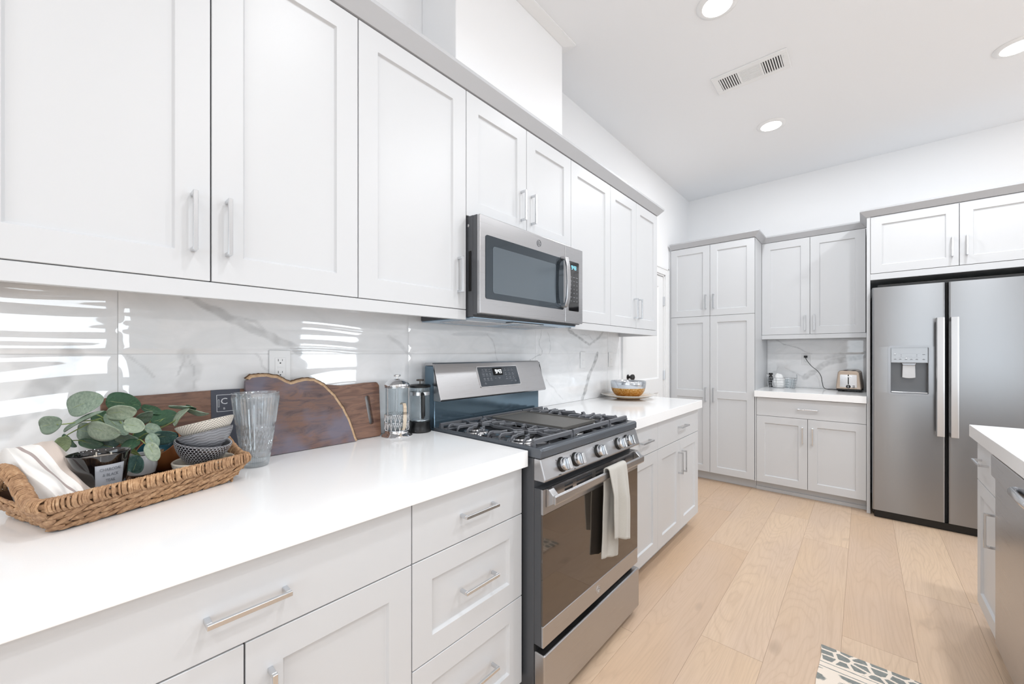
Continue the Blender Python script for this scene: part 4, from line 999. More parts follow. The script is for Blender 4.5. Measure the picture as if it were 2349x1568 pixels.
fs = [(i * 4 + k, (i + 1) * 4 + k, (i + 1) * 4 + k + 1, i * 4 + k + 1) for i in range(nb - 1) for k in range(3)]
mb.add(vs, fs); mb.build('bark_edge', MT['bark'], lv)

# ribbed glass vase
def clear(name, tint='FFFFFF', rough=.0, ior=1.45):
    return M(name).set(col=tint, trans=1.0, rough=rough, ior=ior).m
def thin_glass(name, brighten=.05, shine=.0):
    # a pane seen straight on lets light through, seen edge-on it mirrors (thin-wall glass; white mixed into the colour to brighten it)
    m = M(name); n = m.n; tr = m.node('ShaderNodeBsdfTransparent'); tr.inputs[0].default_value = lin('FAFCFD'); gl = m.node('ShaderNodeBsdfGlossy'); gl.inputs['Roughness'].default_value = .02
    df = m.node('ShaderNodeBsdfDiffuse'); df.inputs[0].default_value = lin('E4EEF2'); fz = m.node('ShaderNodeFresnel'); ge = m.node('ShaderNodeNewGeometry'); m.link(m.math('ADD', 1.5, m.math('MULTIPLY', ge.outputs['Backfacing'], 1 / 1.5 - 1.5)), fz.inputs[0])
    k = m.math('ADD', m.math('MULTIPLY', fz.outputs[0], .95), shine); m1 = m.node('ShaderNodeMixShader'); m.link(k, m1.inputs[0]); m.link(tr.outputs[0], m1.inputs[1]); m.link(gl.outputs[0], m1.inputs[2])
    m2 = m.node('ShaderNodeMixShader'); m2.inputs[0].default_value = brighten; m.link(m1.outputs[0], m2.inputs[1]); m.link(df.outputs[0], m2.inputs[2]); m.link(m2.outputs[0], m.out.inputs[0]); return m.m
MT['glass'] = thin_glass('clear_glass', .04); MT['ribglass'] = thin_glass('ribbed_glass', .07, .10)
def vase():
    gx, gy = .153, .381
    Hh = .219; nseg = 240; nz = 90
    def R(z): t_ = z / Hh; return .0310 + (.0620 - .0310) * min(1, (t_ ** .85))
    def out(a, z):
        r = R(z); t_ = z / Hh; e = 0
        if .57 < t_ < .965 or t_ < .17:
            e = .0016 * math.cos(40 * a) * min(1, max(0, (min(abs(t_ - .57), abs(t_ - .965)) if t_ > .5 else min(abs(t_ - .02), abs(t_ - .17))) / .02))
        elif .2 < t_ < .55:
            k = 24 * a / (2 * PI); q = (t_ - .2) / .35
            d1 = abs((k + q * 2.0) % 1 - .5); d2 = abs((k - q * 2.0) % 1 - .5); e = -.0045 * (1 - 2 * min(d1, d2)) ** 2 * math.sin(PI * q) ** .4 + .0015
        return r + e
    mb = MB(); vs = []; fs = []
    zo = [Hh * i / nz for i in range(nz + 1)]
    for k in range(nseg):
        a = 2 * PI * k / nseg
        col = [(0, 0)] + [(.0290, 0)] + [(out(a, max(z, .001)), max(z, .001)) for z in zo] + [(R(Hh) - .0018, Hh + .0008)] + [(R(z) - .0036, z) for z in (Hh - .002, Hh * .8, Hh * .6, Hh * .4, Hh * .2, .016)] + [(.024, .011), (0, .0105)]
        for r, z in col: vs.append((gx + r * math.cos(a), gy + r * math.sin(a), ZK + z))
    n = len(col)
    for k in range(nseg):
        k2 = (k + 1) % nseg
        for i in range(n - 1): fs.append((k * n + i, k2 * n + i, k2 * n + i + 1, k * n + i + 1))
    mb.add(vs, fs); o = mb.build('glass_vase', MT['ribglass'], smooth=50, weld=True); tag(o, 'tall clear ribbed glass with diamond-cut middle beside the woven basket', 'glass'); origin_to(o, (gx, gy, ZK))
vase()

# ------------------------------------------------------------------ woven tray basket, local frame (a along, b toward the room)
BO = Vector((.3785, -.010, ZK)); BU = Vector((-.32762, .94481, 0)); BN = Vector((.94481, .32762, 0))
def TBK(a, b, z): p = BO + BU * a + BN * b; return (p.x, p.y, ZK + z)
m = M('water_hyacinth'); v = m.coord((1, 1, 1)); n = m.noise(v, 90, 4, .7, .6); n2 = m.noise(v, 9, 2, .5)
cc = m.ramp(n, [(.25, '7A583E'), (.45, 'AC845F'), (.6, 'CBA27A'), (.8, 'E6C8A2')]); m.set(col=m.mix(m.ramp(n2, [(.4, 0.0), (.6, .35)]), cc, '8E6E58'), rough=.75); m.bump(m.noise(v, 260, 3, .7, .4), .8, .0015); MT['wicker'] = m.m
bk = thing('woven_basket', tuple(BO + BU * .157 - BN * .095), 'rectangular woven seagrass basket on the left countertop', 'basket')
A0, A1, B0, B1 = 0.0, .315, -.190, 0.0
def loop(fl, n=200, r=.010):
    """rounded rectangle perimeter flared by fl -> list of (a,b,s)"""
    p = rrect(A0 - fl, A1 + fl, B0 - fl, B1 + fl, r + fl * .25, 8); P_ = [Vector(q) for q in p]; L = []; acc = 0
    for i in range(len(P_)): L.append(acc); acc += (P_[(i + 1) % len(P_)] - P_[i]).length
    out = []; j = 0
    for k in range(n):
        s = acc * k / n
        while j < len(P_) - 1 and L[j + 1] <= s: j += 1
        seg_ = (P_[(j + 1) % len(P_)] - P_[j]); t_ = (s - L[j]) / max(seg_.length, 1e-9); q = P_[j] + seg_ * t_; d = seg_.normalized(); out.append((q.x, q.y, d.x, d.y))
    return out
def rimz(a, b):
    z = .0600
    if a < -.012 or a > A1 + .012: t_ = max(-1, min(1, (b + .112) / .105)); z += .050 * math.cos(t_ * PI / 2) ** 1.3
    return z
mb = MB(TBK)   # floor and inner wall skin
lo_, hi_ = loop(0.0, 80), loop(.026, 80); n = 80
inn_ = [(a - .004 * dy, b + .004 * dx) for a, b, dx, dy in lo_]; hin = [(a - .004 * dy, b + .004 * dx) for a, b, dx, dy in hi_]
vs = [(q[0], q[1], .0012) for q in lo_] + [(q[0], q[1], .050) for q in hi_] + [(q[0], q[1], .050) for q in hin] + [(q[0], q[1], .0055) for q in inn_]
fs = [(k * n + i, k * n + (i + 1) % n, (k + 1) * n + (i + 1) % n, (k + 1) * n + i) for k in range(3) for i in range(n)] + [tuple(range(n)), tuple(3 * n + i for i in range(n))]
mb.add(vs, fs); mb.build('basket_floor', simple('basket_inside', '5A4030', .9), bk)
def lobe(mb, c, d, upv, outv, L, Wd, T_):
    """flattened almond strand: centre c, axis d, width axis upv, thickness outv"""
    vs = []; nu, nv = 7, 8
    for i in range(nu):
        t_ = -1 + 2 * i / (nu - 1); w_ = (1 - t_ * t_) ** .55 if abs(t_) < 1 else 0.12
        for k in range(nv): an = 2 * PI * k / nv; p = c + d * (t_ * L) + upv * (math.cos(an) * Wd * max(w_, .12)) + outv * (math.sin(an) * T_ * max(w_, .12)); vs.append(tuple(p))
    fs = [(i * nv + k, i * nv + (k + 1) % nv, (i + 1) * nv + (k + 1) % nv, (i + 1) * nv + k) for i in range(nu - 1) for k in range(nv)] + [tuple(range(nv)), tuple((nu - 1) * nv + k for k in range(nv))]
    mb.add(vs, fs)
random.seed(8); mb = MB()
for row in range(3):
    fl = .004 + row * .0095; zc_ = .0122 + row * .0152
    for half in (0, 1):
        lp = loop(fl + .001, 50, .010)
        for k, (a, b, dx, dy) in enumerate(lp):
            if half: a += dx * .010; b += dy * .010
            d3 = (BU * dx + BN * dy); o3 = (BU * dy - BN * dx); upw = (Vector((0, 0, 1)) + o3 * .5).normalized()
            tl_ = (.42 if half else -.42) + random.uniform(-.12, .12)
            ax = (d3 * math.cos(tl_) + upw * math.sin(tl_)).normalized(); wu = (upw * math.cos(tl_) - d3 * math.sin(tl_)).normalized()
            c = Vector(TBK(a, b, zc_ + (.0042 if half else -.0036) + random.uniform(-.0008, .0008))) + o3 * random.uniform(0, .0015)
            lobe(mb, c, ax, wu, o3, .0175 * random.uniform(.9, 1.12), .0062 * random.uniform(.9, 1.15), .0040)
mb.build('braided_wall', MT['wicker'], bk, smooth=60)
mb = MB(); lp = loop(.030, 320, .010); pth = []
for k, (a, b, dx, dy) in enumerate(lp):
    d3 = BU * dx + BN * dy; o3 = BU * dy - BN * dx; z = rimz(a, b); c = Vector(TBK(a, b, z)); pth.append(tuple(c))
    rv, rh = .0128, .0088; tw = random.uniform(-.5, .5); pts_ = []
    for q in range(9):
        an = 2 * PI * q / 9; shift = math.sin(an) * .0085 * (1 + tw) + math.cos(an) * .001
        pts_.append(tuple(c + Vector((0, 0, 1)) * (rv * math.cos(an)) + o3 * (rh * math.sin(an)) + d3 * (shift)))
    mb.tube(pts_, random.uniform(.0017, .0029), 6, closed=True)
mb.tube(pth, .0062, 8, closed=True); mb.build('wrapped_rim', MT['wicker'], bk, smooth=70)

# ------------------------------------------------------------------ folded striped towel in the basket
m = M('striped_cloth'); at_ = m.attr('uvs'); sp = m.node('ShaderNodeSeparateColor'); m.link(at_.outputs['Color'], sp.inputs[0]); u_ = sp.outputs[0]
def band(m, x, a, b): return m.math('MULTIPLY', m.math('GREATER_THAN', x, a), m.math('LESS_THAN', x, b))
c1_ = m.mix(band(m, u_, .53, .80), 'F2EEEA', 'CDBEB4'); c2_ = m.mix(band(m, u_, .34, .385), c1_, 'AC9D99'); m.set(col=c2_, rough=.95, sheen=.3); m.bump(m.noise(m.coord(), 700, 2, .6), .4, .0008)
def soft_towel():
    # closed folded pad: sheet over a ridge, front lies toward the room
    def prof(t_):   # t 0..1 from the front hem over the ridge and down the back: (b, z)
        P_ = [(-.012, .036), (-.022, .058), (-.040, .083), (-.085, .112), (-.130, .140), (-.158, .149), (-.178, .140), (-.186, .110), (-.182, .060), (-.172, .012)]
        x = t_ * (len(P_) - 1); i = min(int(x), len(P_) - 2); f = x - i; p0 = P_[max(i - 1, 0)]; p1 = P_[i]; p2 = P_[i + 1]; p3 = P_[min(i + 2, len(P_) - 1)]
        cr = lambda a, b, c, d: .5 * ((2 * b) + (-a + c) * f + (2 * a - 5 * b + 4 * c - d) * f * f + (-a + 3 * b - 3 * c + d) * f ** 3)
        return cr(p0[0], p1[0], p2[0], p3[0]), cr(p0[1], p1[1], p2[1], p3[1])
    nu, nv = 60, 70; mb = MB(); vs = []; uvc = []
    for i in range(nu + 1):
        s = i / nu                      # along a: near end (left) to far end (right)
        for j in range(nv + 1):
            t_ = j / nv; b, z = prof(t_); e = min(s, 1 - s) / .5
            a = -.024 * max(0, min(1, (z - .055) / .05)) * (1 - s) + .006 + .094 * s - .038 * (1 - t_) * s
            drop = (1 - min(1, min(s / .16 + .2, (1 - s) / .34)) ** .8) if s > .5 else 0
            z2 = z * (1 - .42 * drop) ; w = math.sin(t_ * 7 + s * 4) * .004 + noise.noise((s * 3, t_ * 4, 4)) * .010 + noise.noise((s * 8, t_ * 8, 9)) * .003
            b2 = min(-.006, max(-.188, b + w * .6))
            vs.append(TBK(a, b2, max(.008, z2 + w))); uvc.append((s * .72 + t_ * .42 + noise.noise((s * 2, t_ * 3, 1)) * .03, t_, 0, 1))
    fs = [(i * (nv + 1) + j, (i + 1) * (nv + 1) + j, (i + 1) * (nv + 1) + j + 1, i * (nv + 1) + j + 1) for i in range(nu) for j in range(nv)]
    def floor_pt(x, y, sg):
        d = Vector((x, y, 0)) - Vector((BO.x, BO.y, 0)); a, b = d.dot(BU), d.dot(BN); return TBK(max(.006, a - sg * .004), min(-.008, max(-.180, b)), .0066)
    # close: side walls down to the tray floor
    k0 = len(vs); per = [0 * (nv + 1) + j for j in range(nv + 1)]; per2 = [nu * (nv + 1) + j for j in range(nv + 1)]
    mb.add(vs, fs)
    for pr_, sg in ((per, -1), (per2, 1)):
        base = len(mb.v); vv = []
        for q in pr_:
            x, y, z = mb.v[q]; vv.append(floor_pt(x, y, sg))
        mb.add(vv, []); mb.f += [(pr_[j], pr_[j + 1], base + j + 1, base + j) for j in range(nv)]; mb.mi += [0] * nv; uvc += [(.1, 0, 0, 1)] * len(vv)
    base = len(mb.v); fr_ = [i * (nv + 1) for i in range(nu + 1)]; vv = [floor_pt(mb.v[q][0], mb.v[q][1], 0) for q in fr_]
    mb.add(vv, []); mb.f += [(fr_[i], fr_[i + 1], base + i + 1, base + i) for i in range(nu)]; mb.mi += [0] * nu; uvc += [(.1, 0, 0, 1)] * len(vv)
    o = mb.build('folded_towel', m.m, smooth=180); at = o.data.attributes.new('uvs', 'FLOAT_COLOR', 'POINT')
    for i, c in enumerate(uvc): at.data[i].color = c
    tag(o, 'folded cream towel with beige stripes at the left end of the basket', 'towel'); origin_to(o, TBK(.03, -.1, .01))
soft_towel()

# ------------------------------------------------------------------ black candle
CX_, CY_ = .2774, .0500; CZ = ZK + .0058
cd = thing('candle', (CX_, CY_, CZ), 'black glass candle with grey label in the woven basket', 'candle')
mb = MB(); mb.lathe([(0, 0), (.036, 0), (.0385, .003), (.0482, .104), (.0500, .112), (.0505, .1155), (.0495, .1165), (.0478, .113), (.0462, .104), (.0452, .094), (.0448, .092)], (CX_, CY_, CZ), 72)
mb.build('glass_jar', M('smoked_black_glass').set(col='0A0A0C', rough=.03, coat=1.0).m, cd, smooth=50)
mb = MB(); mb.lathe([(0, .1010), (.0452, .1010), (.0454, .1030), (.042, .1037), (0, .1037)], (CX_, CY_, CZ), 48); mb.build('wax', simple('grey_wax', 'A59C95', .5), cd, smooth=40)
for dx_, dy_ in ((.015, -.008), (-.017, -.004), (.001, .018)):
    mb = MB(); mb.tube([(CX_ + dx_, CY_ + dy_, CZ + .1034), (CX_ + dx_, CY_ + dy_, CZ + .110), (CX_ + dx_ + .001, CY_ + dy_, CZ + .114)], .0013, 6); mb.build('wick', simple('wick_cotton', 'E9E2D5', .9), cd)
# label wraps the tapered glass, facing the room
def lab(a, h, off=.0006):
    r = .0385 + (.0482 - .0385) * (h - .003) / .101 + off; return (CX_ + r * math.cos(a), CY_ + r * math.sin(a), CZ + h)
AL = .34; mb = MB(); mb.grid(16, 6, lambda i, j: lab(AL - .52 + 1.04 * i, .030 + .066 * j)); o = mb.build('label', simple('grey_label', '9C9EA4', .6), cd, recalc=False, smooth=180)
md = o.modifiers.new('t', 'SOLIDIFY'); md.thickness = .0006
mb = MB(T=lambda u, v, w: lab(AL + u / .044, .068 + v, .0012 + w))
for i, s_ in enumerate(('CHARCOAL', '& BLACK', 'TEAK')): text_mesh(mb, s_, .0086, None, 0, .0180 - i * .0115, 0, .0002, sx=.72)
mb.build('label_print', simple('label_print_grey', '777A80', .6), cd)

# ------------------------------------------------------------------ eucalyptus in a white footed pot
PX, PY = .1553, .1289; PZ = ZK + .0058
pl = thing('potted_eucalyptus', (PX, PY, PZ), 'leafy eucalyptus in a small white footed pot in the basket', 'plant')
mb = MB(); mb.lathe([(0, .024), (.017, .024), (.026, .030), (.030, .045), (.031, .062), (.031, .076), (.030, .0775), (.0285, .076), (.0282, .069), (.027, .066), (0, .066)], (PX, PY, PZ), 48); mb.build('pot', simple('white_ceramic', 'F1F1F3', .2), pl, smooth=40)
mb = MB(); mb.lathe([(0, .0665), (.0275, .0665), (.0275, .0685), (.01, .071), (0, .071)], (PX, PY, PZ), 24); mb.build('soil', simple('potting_moss', '2E2A22', .95), pl)
for k in range(3):
    a = .5 + k * 2 * PI / 3; mb = MB(); mb.tube([(PX + .025 * math.cos(a), PY + .025 * math.sin(a), PZ + .0008), (PX + .022 * math.cos(a), PY + .022 * math.sin(a), PZ + .016), (PX + .016 * math.cos(a), PY + .016 * math.sin(a), PZ + .030)], [.0035, .0050, .0060], 12); mb.build('pot_foot', simple('pale_wood_foot', 'C9A68E', .6), pl, smooth=60)
LEAVES = [
  (0, 0.1489, 0.0297, 1.1336, 0.0371, 0.026, 0.015, -0.0234, -0.0054, 0.0226) ,
  (0, 0.1353, -0.0225, 1.0899, 0.0201, 0.0159, 0.0067, 0.0092, -0.0032, 0.0206) ,
  (1, 0.0928, 0.1002, 1.1233, 0.0286, 0.029, -0.0064, -0.0167, 0.0036, 0.0227) ,
  (2, 0.217, 0.09, 1.1142, 0.0227, 0.0225, 0.0027, 0.013, -0.002, 0.0188) ,
  (0, 0.1769, 0.0277, 1.0961, 0.0414, 0.0291, 0.0245, -0.0249, -0.0008, 0.0008) ,
  (0, 0.0988, 0.0387, 1.0592, 0.0264, 0.018, -0.004, 0.0152, 0.0022, 0.0237) ,
  (2, 0.1969, 0.0589, 1.0712, 0.0261, 0.0241, -0.0092, 0.0203, 0.0025, 0.0219) ,
  (0, 0.1773, 0.0816, 1.0789, 0.0235, 0.0184, -0.0215, -0.0147, 0.0077, 0.0095) ,
  (2, 0.2392, 0.1097, 1.0815, 0.0218, 0.0151, -0.0027, -0.0088, 0.0025, 0.0158) ,
  (0, 0.1739, 0.1319, 1.0923, 0.0097, 0.0143, 0.009, 0.0131, -0.0054, 0.0139) ,
  (1, 0.1726, 0.1709, 1.0841, 0.0184, 0.0219, 0.0097, -0.0239, -0.0012, 0.0146) ,
  (1, 0.1214, 0.1522, 1.1002, 0.0264, 0.017, -0.0059, -0.0183, 0.0039, 0.0078) ,
  (2, 0.2415, 0.1919, 1.0923, 0.0163, 0.0106, 0.0219, -0.0265, -0.0, 0.0012) ,
  (0, 0.2302, 0.1953, 1.1182, 0.0162, 0.0214, -0.0023, 0.0215, -0.0031, 0.0055) ,
  (0, 0.2599, 0.2215, 1.1039, 0.0213, 0.0183, -0.0069, 0.0218, -0.0028, 0.0078) ,
  (1, 0.2348, 0.2127, 1.1124, 0.0074, 0.0086, -0.0048, 0.0155, -0.0008, 0.0078) ,
  (3, 0.2253, 0.1642, 1.0465, 0.0263, 0.0209, 0.0049, 0.0153, -0.0037, 0.0187) ,
  (0, 0.2698, 0.1368, 1.0447, 0.002, 0.0076, -0.0161, -0.0039, 0.0098, 0.0066) ,
  (2, 0.2833, 0.1353, 1.0226, 0.0026, 0.008, -0.0203, 0.0007, 0.011, 0.0067) ,
  (4, 0.1296, -0.0009, 1.0418, 0.0189, 0.011, 0.0126, 0.0032, -0.0065, 0.0157) ,
  (1, 0.1094, 0.008, 1.0445, 0.015, 0.0097, -0.014, 0.0185, 0.0038, 0.0079) ,
  (3, 0.24, 0.1104, 0.9915, 0.0013, 0.005, 0.0184, -0.0052, -0.0135, 0.0089) ,
  (1, 0.1028, 0.0423, 1.0315, 0.0238, 0.0196, -0.0039, 0.0169, 0.0005, 0.013) ,
  (3, 0.114, 0.0656, 1.0271, 0.0254, 0.0243, 0.0029, 0.0162, -0.0015, 0.0156) ,
  (0, 0.1846, 0.1013, 1.0443, 0.0201, 0.0194, -0.0054, 0.0183, 0.0002, 0.0151) ,
  (1, 0.169, 0.1276, 1.0444, 0.0126, 0.0138, 0.007, -0.0188, -0.001, 0.0078) ,
  (1, 0.0956, 0.0626, 1.0901, 0.0139, 0.0188, 0.0041, -0.0174, -0.0011, 0.0133) ,
  (1, 0.0854, 0.0669, 1.0423, 0.0202, 0.0221, -0.0007, 0.0164, -0.0008, 0.02) ,
  (0, 0.2178, 0.1441, 1.0646, 0.0082, 0.0141, -0.0083, -0.0108, 0.0045, 0.01) ,
  (1, 0.2039, 0.1051, 1.0298, 0.0115, 0.0135, 0.0109, -0.0185, -0.0031, 0.0085) ,
]
STEMS = [
   [(0.1348, 0.1107, 1.0038), (0.1403, 0.0755, 1.0486), (0.1453, 0.0532, 1.0893), (0.1469, 0.0011, 1.0891), (0.1471, -0.012, 1.0899)] ,
   [(0.1348, 0.1107, 1.0038), (0.1318, 0.0813, 1.0572), (0.1651, 0.0574, 1.1014), (0.1589, 0.0385, 1.1081)] ,
   [(0.1651, 0.0574, 1.0962), (0.1665, 0.0453, 1.0927), (0.1318, 0.0012, 1.059), (0.1333, 0.0025, 1.0489)] ,
   [(0.1348, 0.1107, 1.0038), (0.1683, 0.1003, 1.0592), (0.1742, 0.0788, 1.105), (0.1791, 0.0697, 1.1096)] ,
   [(0.1348, 0.1107, 1.0038), (0.1826, 0.1263, 1.0465), (0.1842, 0.1544, 1.0588), (0.2171, 0.1836, 1.0808), (0.2376, 0.2018, 1.1105), (0.25, 0.2128, 1.1171)] ,
   [(0.1348, 0.1107, 1.0038), (0.218, 0.1176, 1.0444), (0.2584, 0.1266, 1.0385), (0.2833, 0.1353, 1.0388)] ,
   [(0.1348, 0.1107, 1.0038), (0.1677, 0.1398, 1.0533), (0.1701, 0.1687, 1.083)] ,
   [(0.1348, 0.1107, 1.0038), (0.1763, 0.1073, 1.0379), (0.227, 0.1122, 1.0703)] ,
   [(0.1348, 0.1107, 1.0038), (0.0964, 0.0366, 1.0358), (0.1133, 0.0115, 1.0445)] ,
   [(0.1348, 0.1107, 1.0038), (0.218, 0.1176, 1.0057), (0.2408, 0.111, 0.9956)] ,
   [(0.1348, 0.1107, 1.0038), (0.1314, 0.1478, 1.0756), (0.1214, 0.1522, 1.0968)] ,
]
def leafmat(name, a, b, c):
    m = M(name); v = m.coord(); n = m.noise(v, 160, 4, .7); n2 = m.noise(v, 25, 2, .5)
    m.set(col=m.mix(m.ramp(n2, [(.4, 0.0), (.6, .6)]), m.ramp(n, [(.35, a), (.6, b)]), c), rough=.62, sss=.0); m.bump(n, .15, .0006); return m.m
LM = [leafmat('sage_leaf', '6C7F70', '8E9E8C', '7B8E7C'), leafmat('dark_leaf', '2F5238', '456B4B', '3B5D49'), leafmat('pale_leaf', '849380', 'A8B39C', '92A08C'), leafmat('teal_leaf', '3C5C56', '5D7B72', '4A6C66'), leafmat('olive_leaf', '6C7C58', '88966F', '78895F')]
mb = MB(); rnd = random.Random(4); vein_mb = MB()
for c_, x, y, z, ux, uy, uz, vx, vy, vz in LEAVES:
    c = Vector((x, y, z)); U = Vector((ux, uy, uz)) * 1.04; V = Vector((vx, vy, vz)) * 1.06; N = U.cross(V).normalized(); cup = rnd.uniform(.10, .22) * V.length; vs = []
    nu, nv = 19, 9; mb.cur = c_; tw = rnd.uniform(-.15, .15)
    for i in range(nu):
        s = -math.cos(PI * i / (nu - 1)); w = max(0, 1 - abs(s) ** 2.2) ** .5 * (1 - .10 * s)
        if i in (0, nu - 1): w = .02
        for j in range(nv):
            t_ = -1 + 2 * j / (nv - 1); vs.append(tuple(c + U * s + V * (t_ * w) + N * (cup * (t_ * t_ * w) + V.length * tw * s * s + .0008 * math.sin(t_ * 6 + s * 5))))
    mb.add(vs, [(i * nv + j, (i + 1) * nv + j, (i + 1) * nv + j + 1, i * nv + j + 1) for i in range(nu - 1) for j in range(nv - 1)])
    ctr = [tuple(c + U * s + N * (V.length * tw * s * s + .0002)) for s in (-1.0, -.5, 0, .5, .9)]; vein_mb.tube(ctr, [.0007, .0006, .0005, .0004, .0002], 5)
o = mb.build('foliage', None, pl, mats=LM, smooth=180, recalc=False); md = o.modifiers.new('t', 'SOLIDIFY'); md.thickness = .0006; md.offset = 0
vein_mb.build('leaf_midribs', simple('midrib_green', '9BA97F', .6), pl)
mb = MB()
for s_ in STEMS:
    q = [Vector(p) for p in s_]; out = []
    for i in range(len(q) - 1):
        p0, p1, p2, p3 = q[max(i - 1, 0)], q[i], q[i + 1], q[min(i + 2, len(q) - 1)]
        for k in range(6): f = k / 6; out.append(.5 * ((2 * p1) + (-p0 + p2) * f + (2 * p0 - 5 * p1 + 4 * p2 - p3) * f * f + (-p0 + 3 * p1 - 3 * p2 + p3) * f ** 3))
    out.append(q[-1]); mb.tube([(PX, PY, PZ + .068)] + [tuple(p) for p in out[1:]], .0013, 6)
mb.build('stems', simple('stem_green', '8E9F5E', .6), pl, smooth=60)

# ------------------------------------------------------------------ patterned bowls (stack of four, each loosely set in the one below)
VR = Vector((.7486, .6630, 0)); VF = Vector((-.6630, .7486, 0))      # two fixed horizontal directions for the tilts
def bowl(name, label, c, r, h, rb, tilt, pat, colA, colB, group, tilt2=0.0, th=.0042, inside=None, rough=.2, cat='bowl'):
    """c = rim centre; tilt about VF (right side up when >0), tilt2 about VR (front down when >0)"""
    R_ = Matrix.Rotation(-tilt, 3, VF) @ Matrix.Rotation(-tilt2, 3, VR)
    def fr(x, y, z): p = Vector(c) + R_ @ Vector((x, y, z)); return tuple(p)
    nseg, nz = 520, 72; prof = []; patv = []
    mb = MB(); vs = []; col = [(0, -h + .0025), (rb - .004, -h + .0025), (rb - .002, -h), (rb, -h)]
    for i in range(nz + 1):
        t_ = i / nz; rr = rb + (r - rb) * (math.sin(t_ * PI / 2) ** .75 * .75 + t_ * .25); col.append((rr, -h + .003 + (h - .003) * t_))
    n0 = len(col); col += [(r - th * .5, .0012), (r - th, 0)]
    for i in range(9, -1, -1): t_ = i / 10; rr = rb + (r - rb) * (math.sin(t_ * PI / 2) ** .75 * .75 + t_ * .25) - th; col.append((max(rr, .003), -h + .006 + (h - .006) * t_))
    col.append((0, -h + .006)); n = len(col); pv = []
    for k in range(nseg):
        a = 2 * PI * k / nseg
        for i, (q, z) in enumerate(col):
            e = 0; p = 0
            if 4 <= i < n0 - 1:
                p = pat(a * r, (i - 4) / nz * (h + .012), q / r); e = .0005 * p
            q2 = q + e if q > 0 else 0; vs.append(fr(q2 * math.cos(a), q2 * math.sin(a), z)); pv.append(p if 4 <= i < n0 else (1.0 if i < n0 + 2 and i >= n0 else 0.5 if inside is None else 0))
    fs = [(k * n + i, ((k + 1) % nseg) * n + i, ((k + 1) % nseg) * n + i + 1, k * n + i + 1) for k in range(nseg) for i in range(n - 1)]
    mb.add(vs, fs); m = M(name + '_glaze'); at = m.attr('pattern'); m.set(col=m.mix(at.outputs['Fac'], colA, colB), rough=rough, coat=.5, coatr=.05)
    o = mb.build(name, m.m, smooth=60); A = o.data.attributes.new('pattern', 'FLOAT', 'POINT')
    for i, p in enumerate(pv): A.data[i].value = p
    tag(o, label, cat, group); origin_to(o, fr(0, 0, -h)); return o
def hexpat(u, v, k):
    s = .0082; sx, sy = s, s * math.sqrt(3); best = []
    for ox, oy in ((0, 0), (.5, .5)):
        cx, cy = (round(u / sx - ox) + ox) * sx, (round(v / sy - oy) + oy) * sy; best.append((abs(u - cx), abs(v - cy)))
    d = []
    for x, y in best: d.append(max(x, x * .5 + y * .866))
    e = min(d) / (s / 2); return max(0.0, min(1.0, (e - .82) / .1))
def latpat(u, v, k):
    s = .0074; a, b = (u + v) / s % 1, (u - v) / s % 1; return max(0.0, min(1.0, (.13 - min(a, 1 - a, b, 1 - b)) / .05))
def zigpat(u, v, k): s = .012; q = (v + abs((u / s) % 1 - .5) * .008) / .0085 % 1; return 0.0 if q < .18 else 1.0
def wavpat(u, v, k): q = (v + math.sin(u / .0045) * .0012) / .0085 % 1; return 1.0 if q < .2 else 0.0
BX_, BY_ = .2606, .2355; gb = 'stacked patterned bowls in the basket'
bowl('patterned_bowl', 'cream bowl with zigzag lines, lowest of the stacked bowls in the basket', (BX_, BY_, .9826), .0640, .0620, .030, 0, zigpat, 'B9AFA2', 'EAE2D4', gb)
bowl('patterned_bowl', 'black bowl with white honeycomb pattern, tilted in the stack', (BX_, BY_, 1.028), .0600, .058, .026, -.20, hexpat, '17171B', 'C9C8CC', gb)
bowl('patterned_bowl', 'grey bowl with wavy lines, nested under the lattice bowl', (BX_ + .003, BY_ + .003, 1.052), .0580, .046, .024, .24, wavpat, '717276', '93949A', gb)
bowl('patterned_bowl', 'taupe bowl with cream lattice pattern, topmost of the stack', (BX_ + .001, BY_ + .002, 1.078), .0605, .046, .024, .24, latpat, '9B968F', 'EDE4D6', gb)
# wooden bowl with teal glaze inside, leaning at the back
cB = Vector((.1146, .1730, 1.010)) + VF * -.014
R_ = Matrix.Rotation(-.12, 3, VF) @ Matrix.Rotation(.60, 3, VR)
mb = MB(); mb.lathe([(0, -.070), (.026, -.070), (.036, -.060), (.047, -.030), (.050, 0), (.0485, .0012), (.047, 0)], (0, 0, 0), 56, fr=lambda x, y, z: tuple(cB + R_ @ Vector((x, y, z))))
wb = thing('wooden_bowl', tuple(cB + R_ @ Vector((0, 0, -.07))), 'small orange-brown wooden bowl with teal inside behind the plant leaves', 'bowl')
mb.build('bowl_body', simple('orange_wood', 'A8683C', .45), wb, smooth=40)
mb = MB(); mb.lathe([(.0469, 0), (.044, -.020), (.031, -.040), (0, -.045), ], (0, 0, 0), 56, fr=lambda x, y, z: tuple(cB + R_ @ Vector((x, y, z)))); mb.build('glazed_inside', simple('teal_glaze', '2C5866', .2), wb, smooth=60)
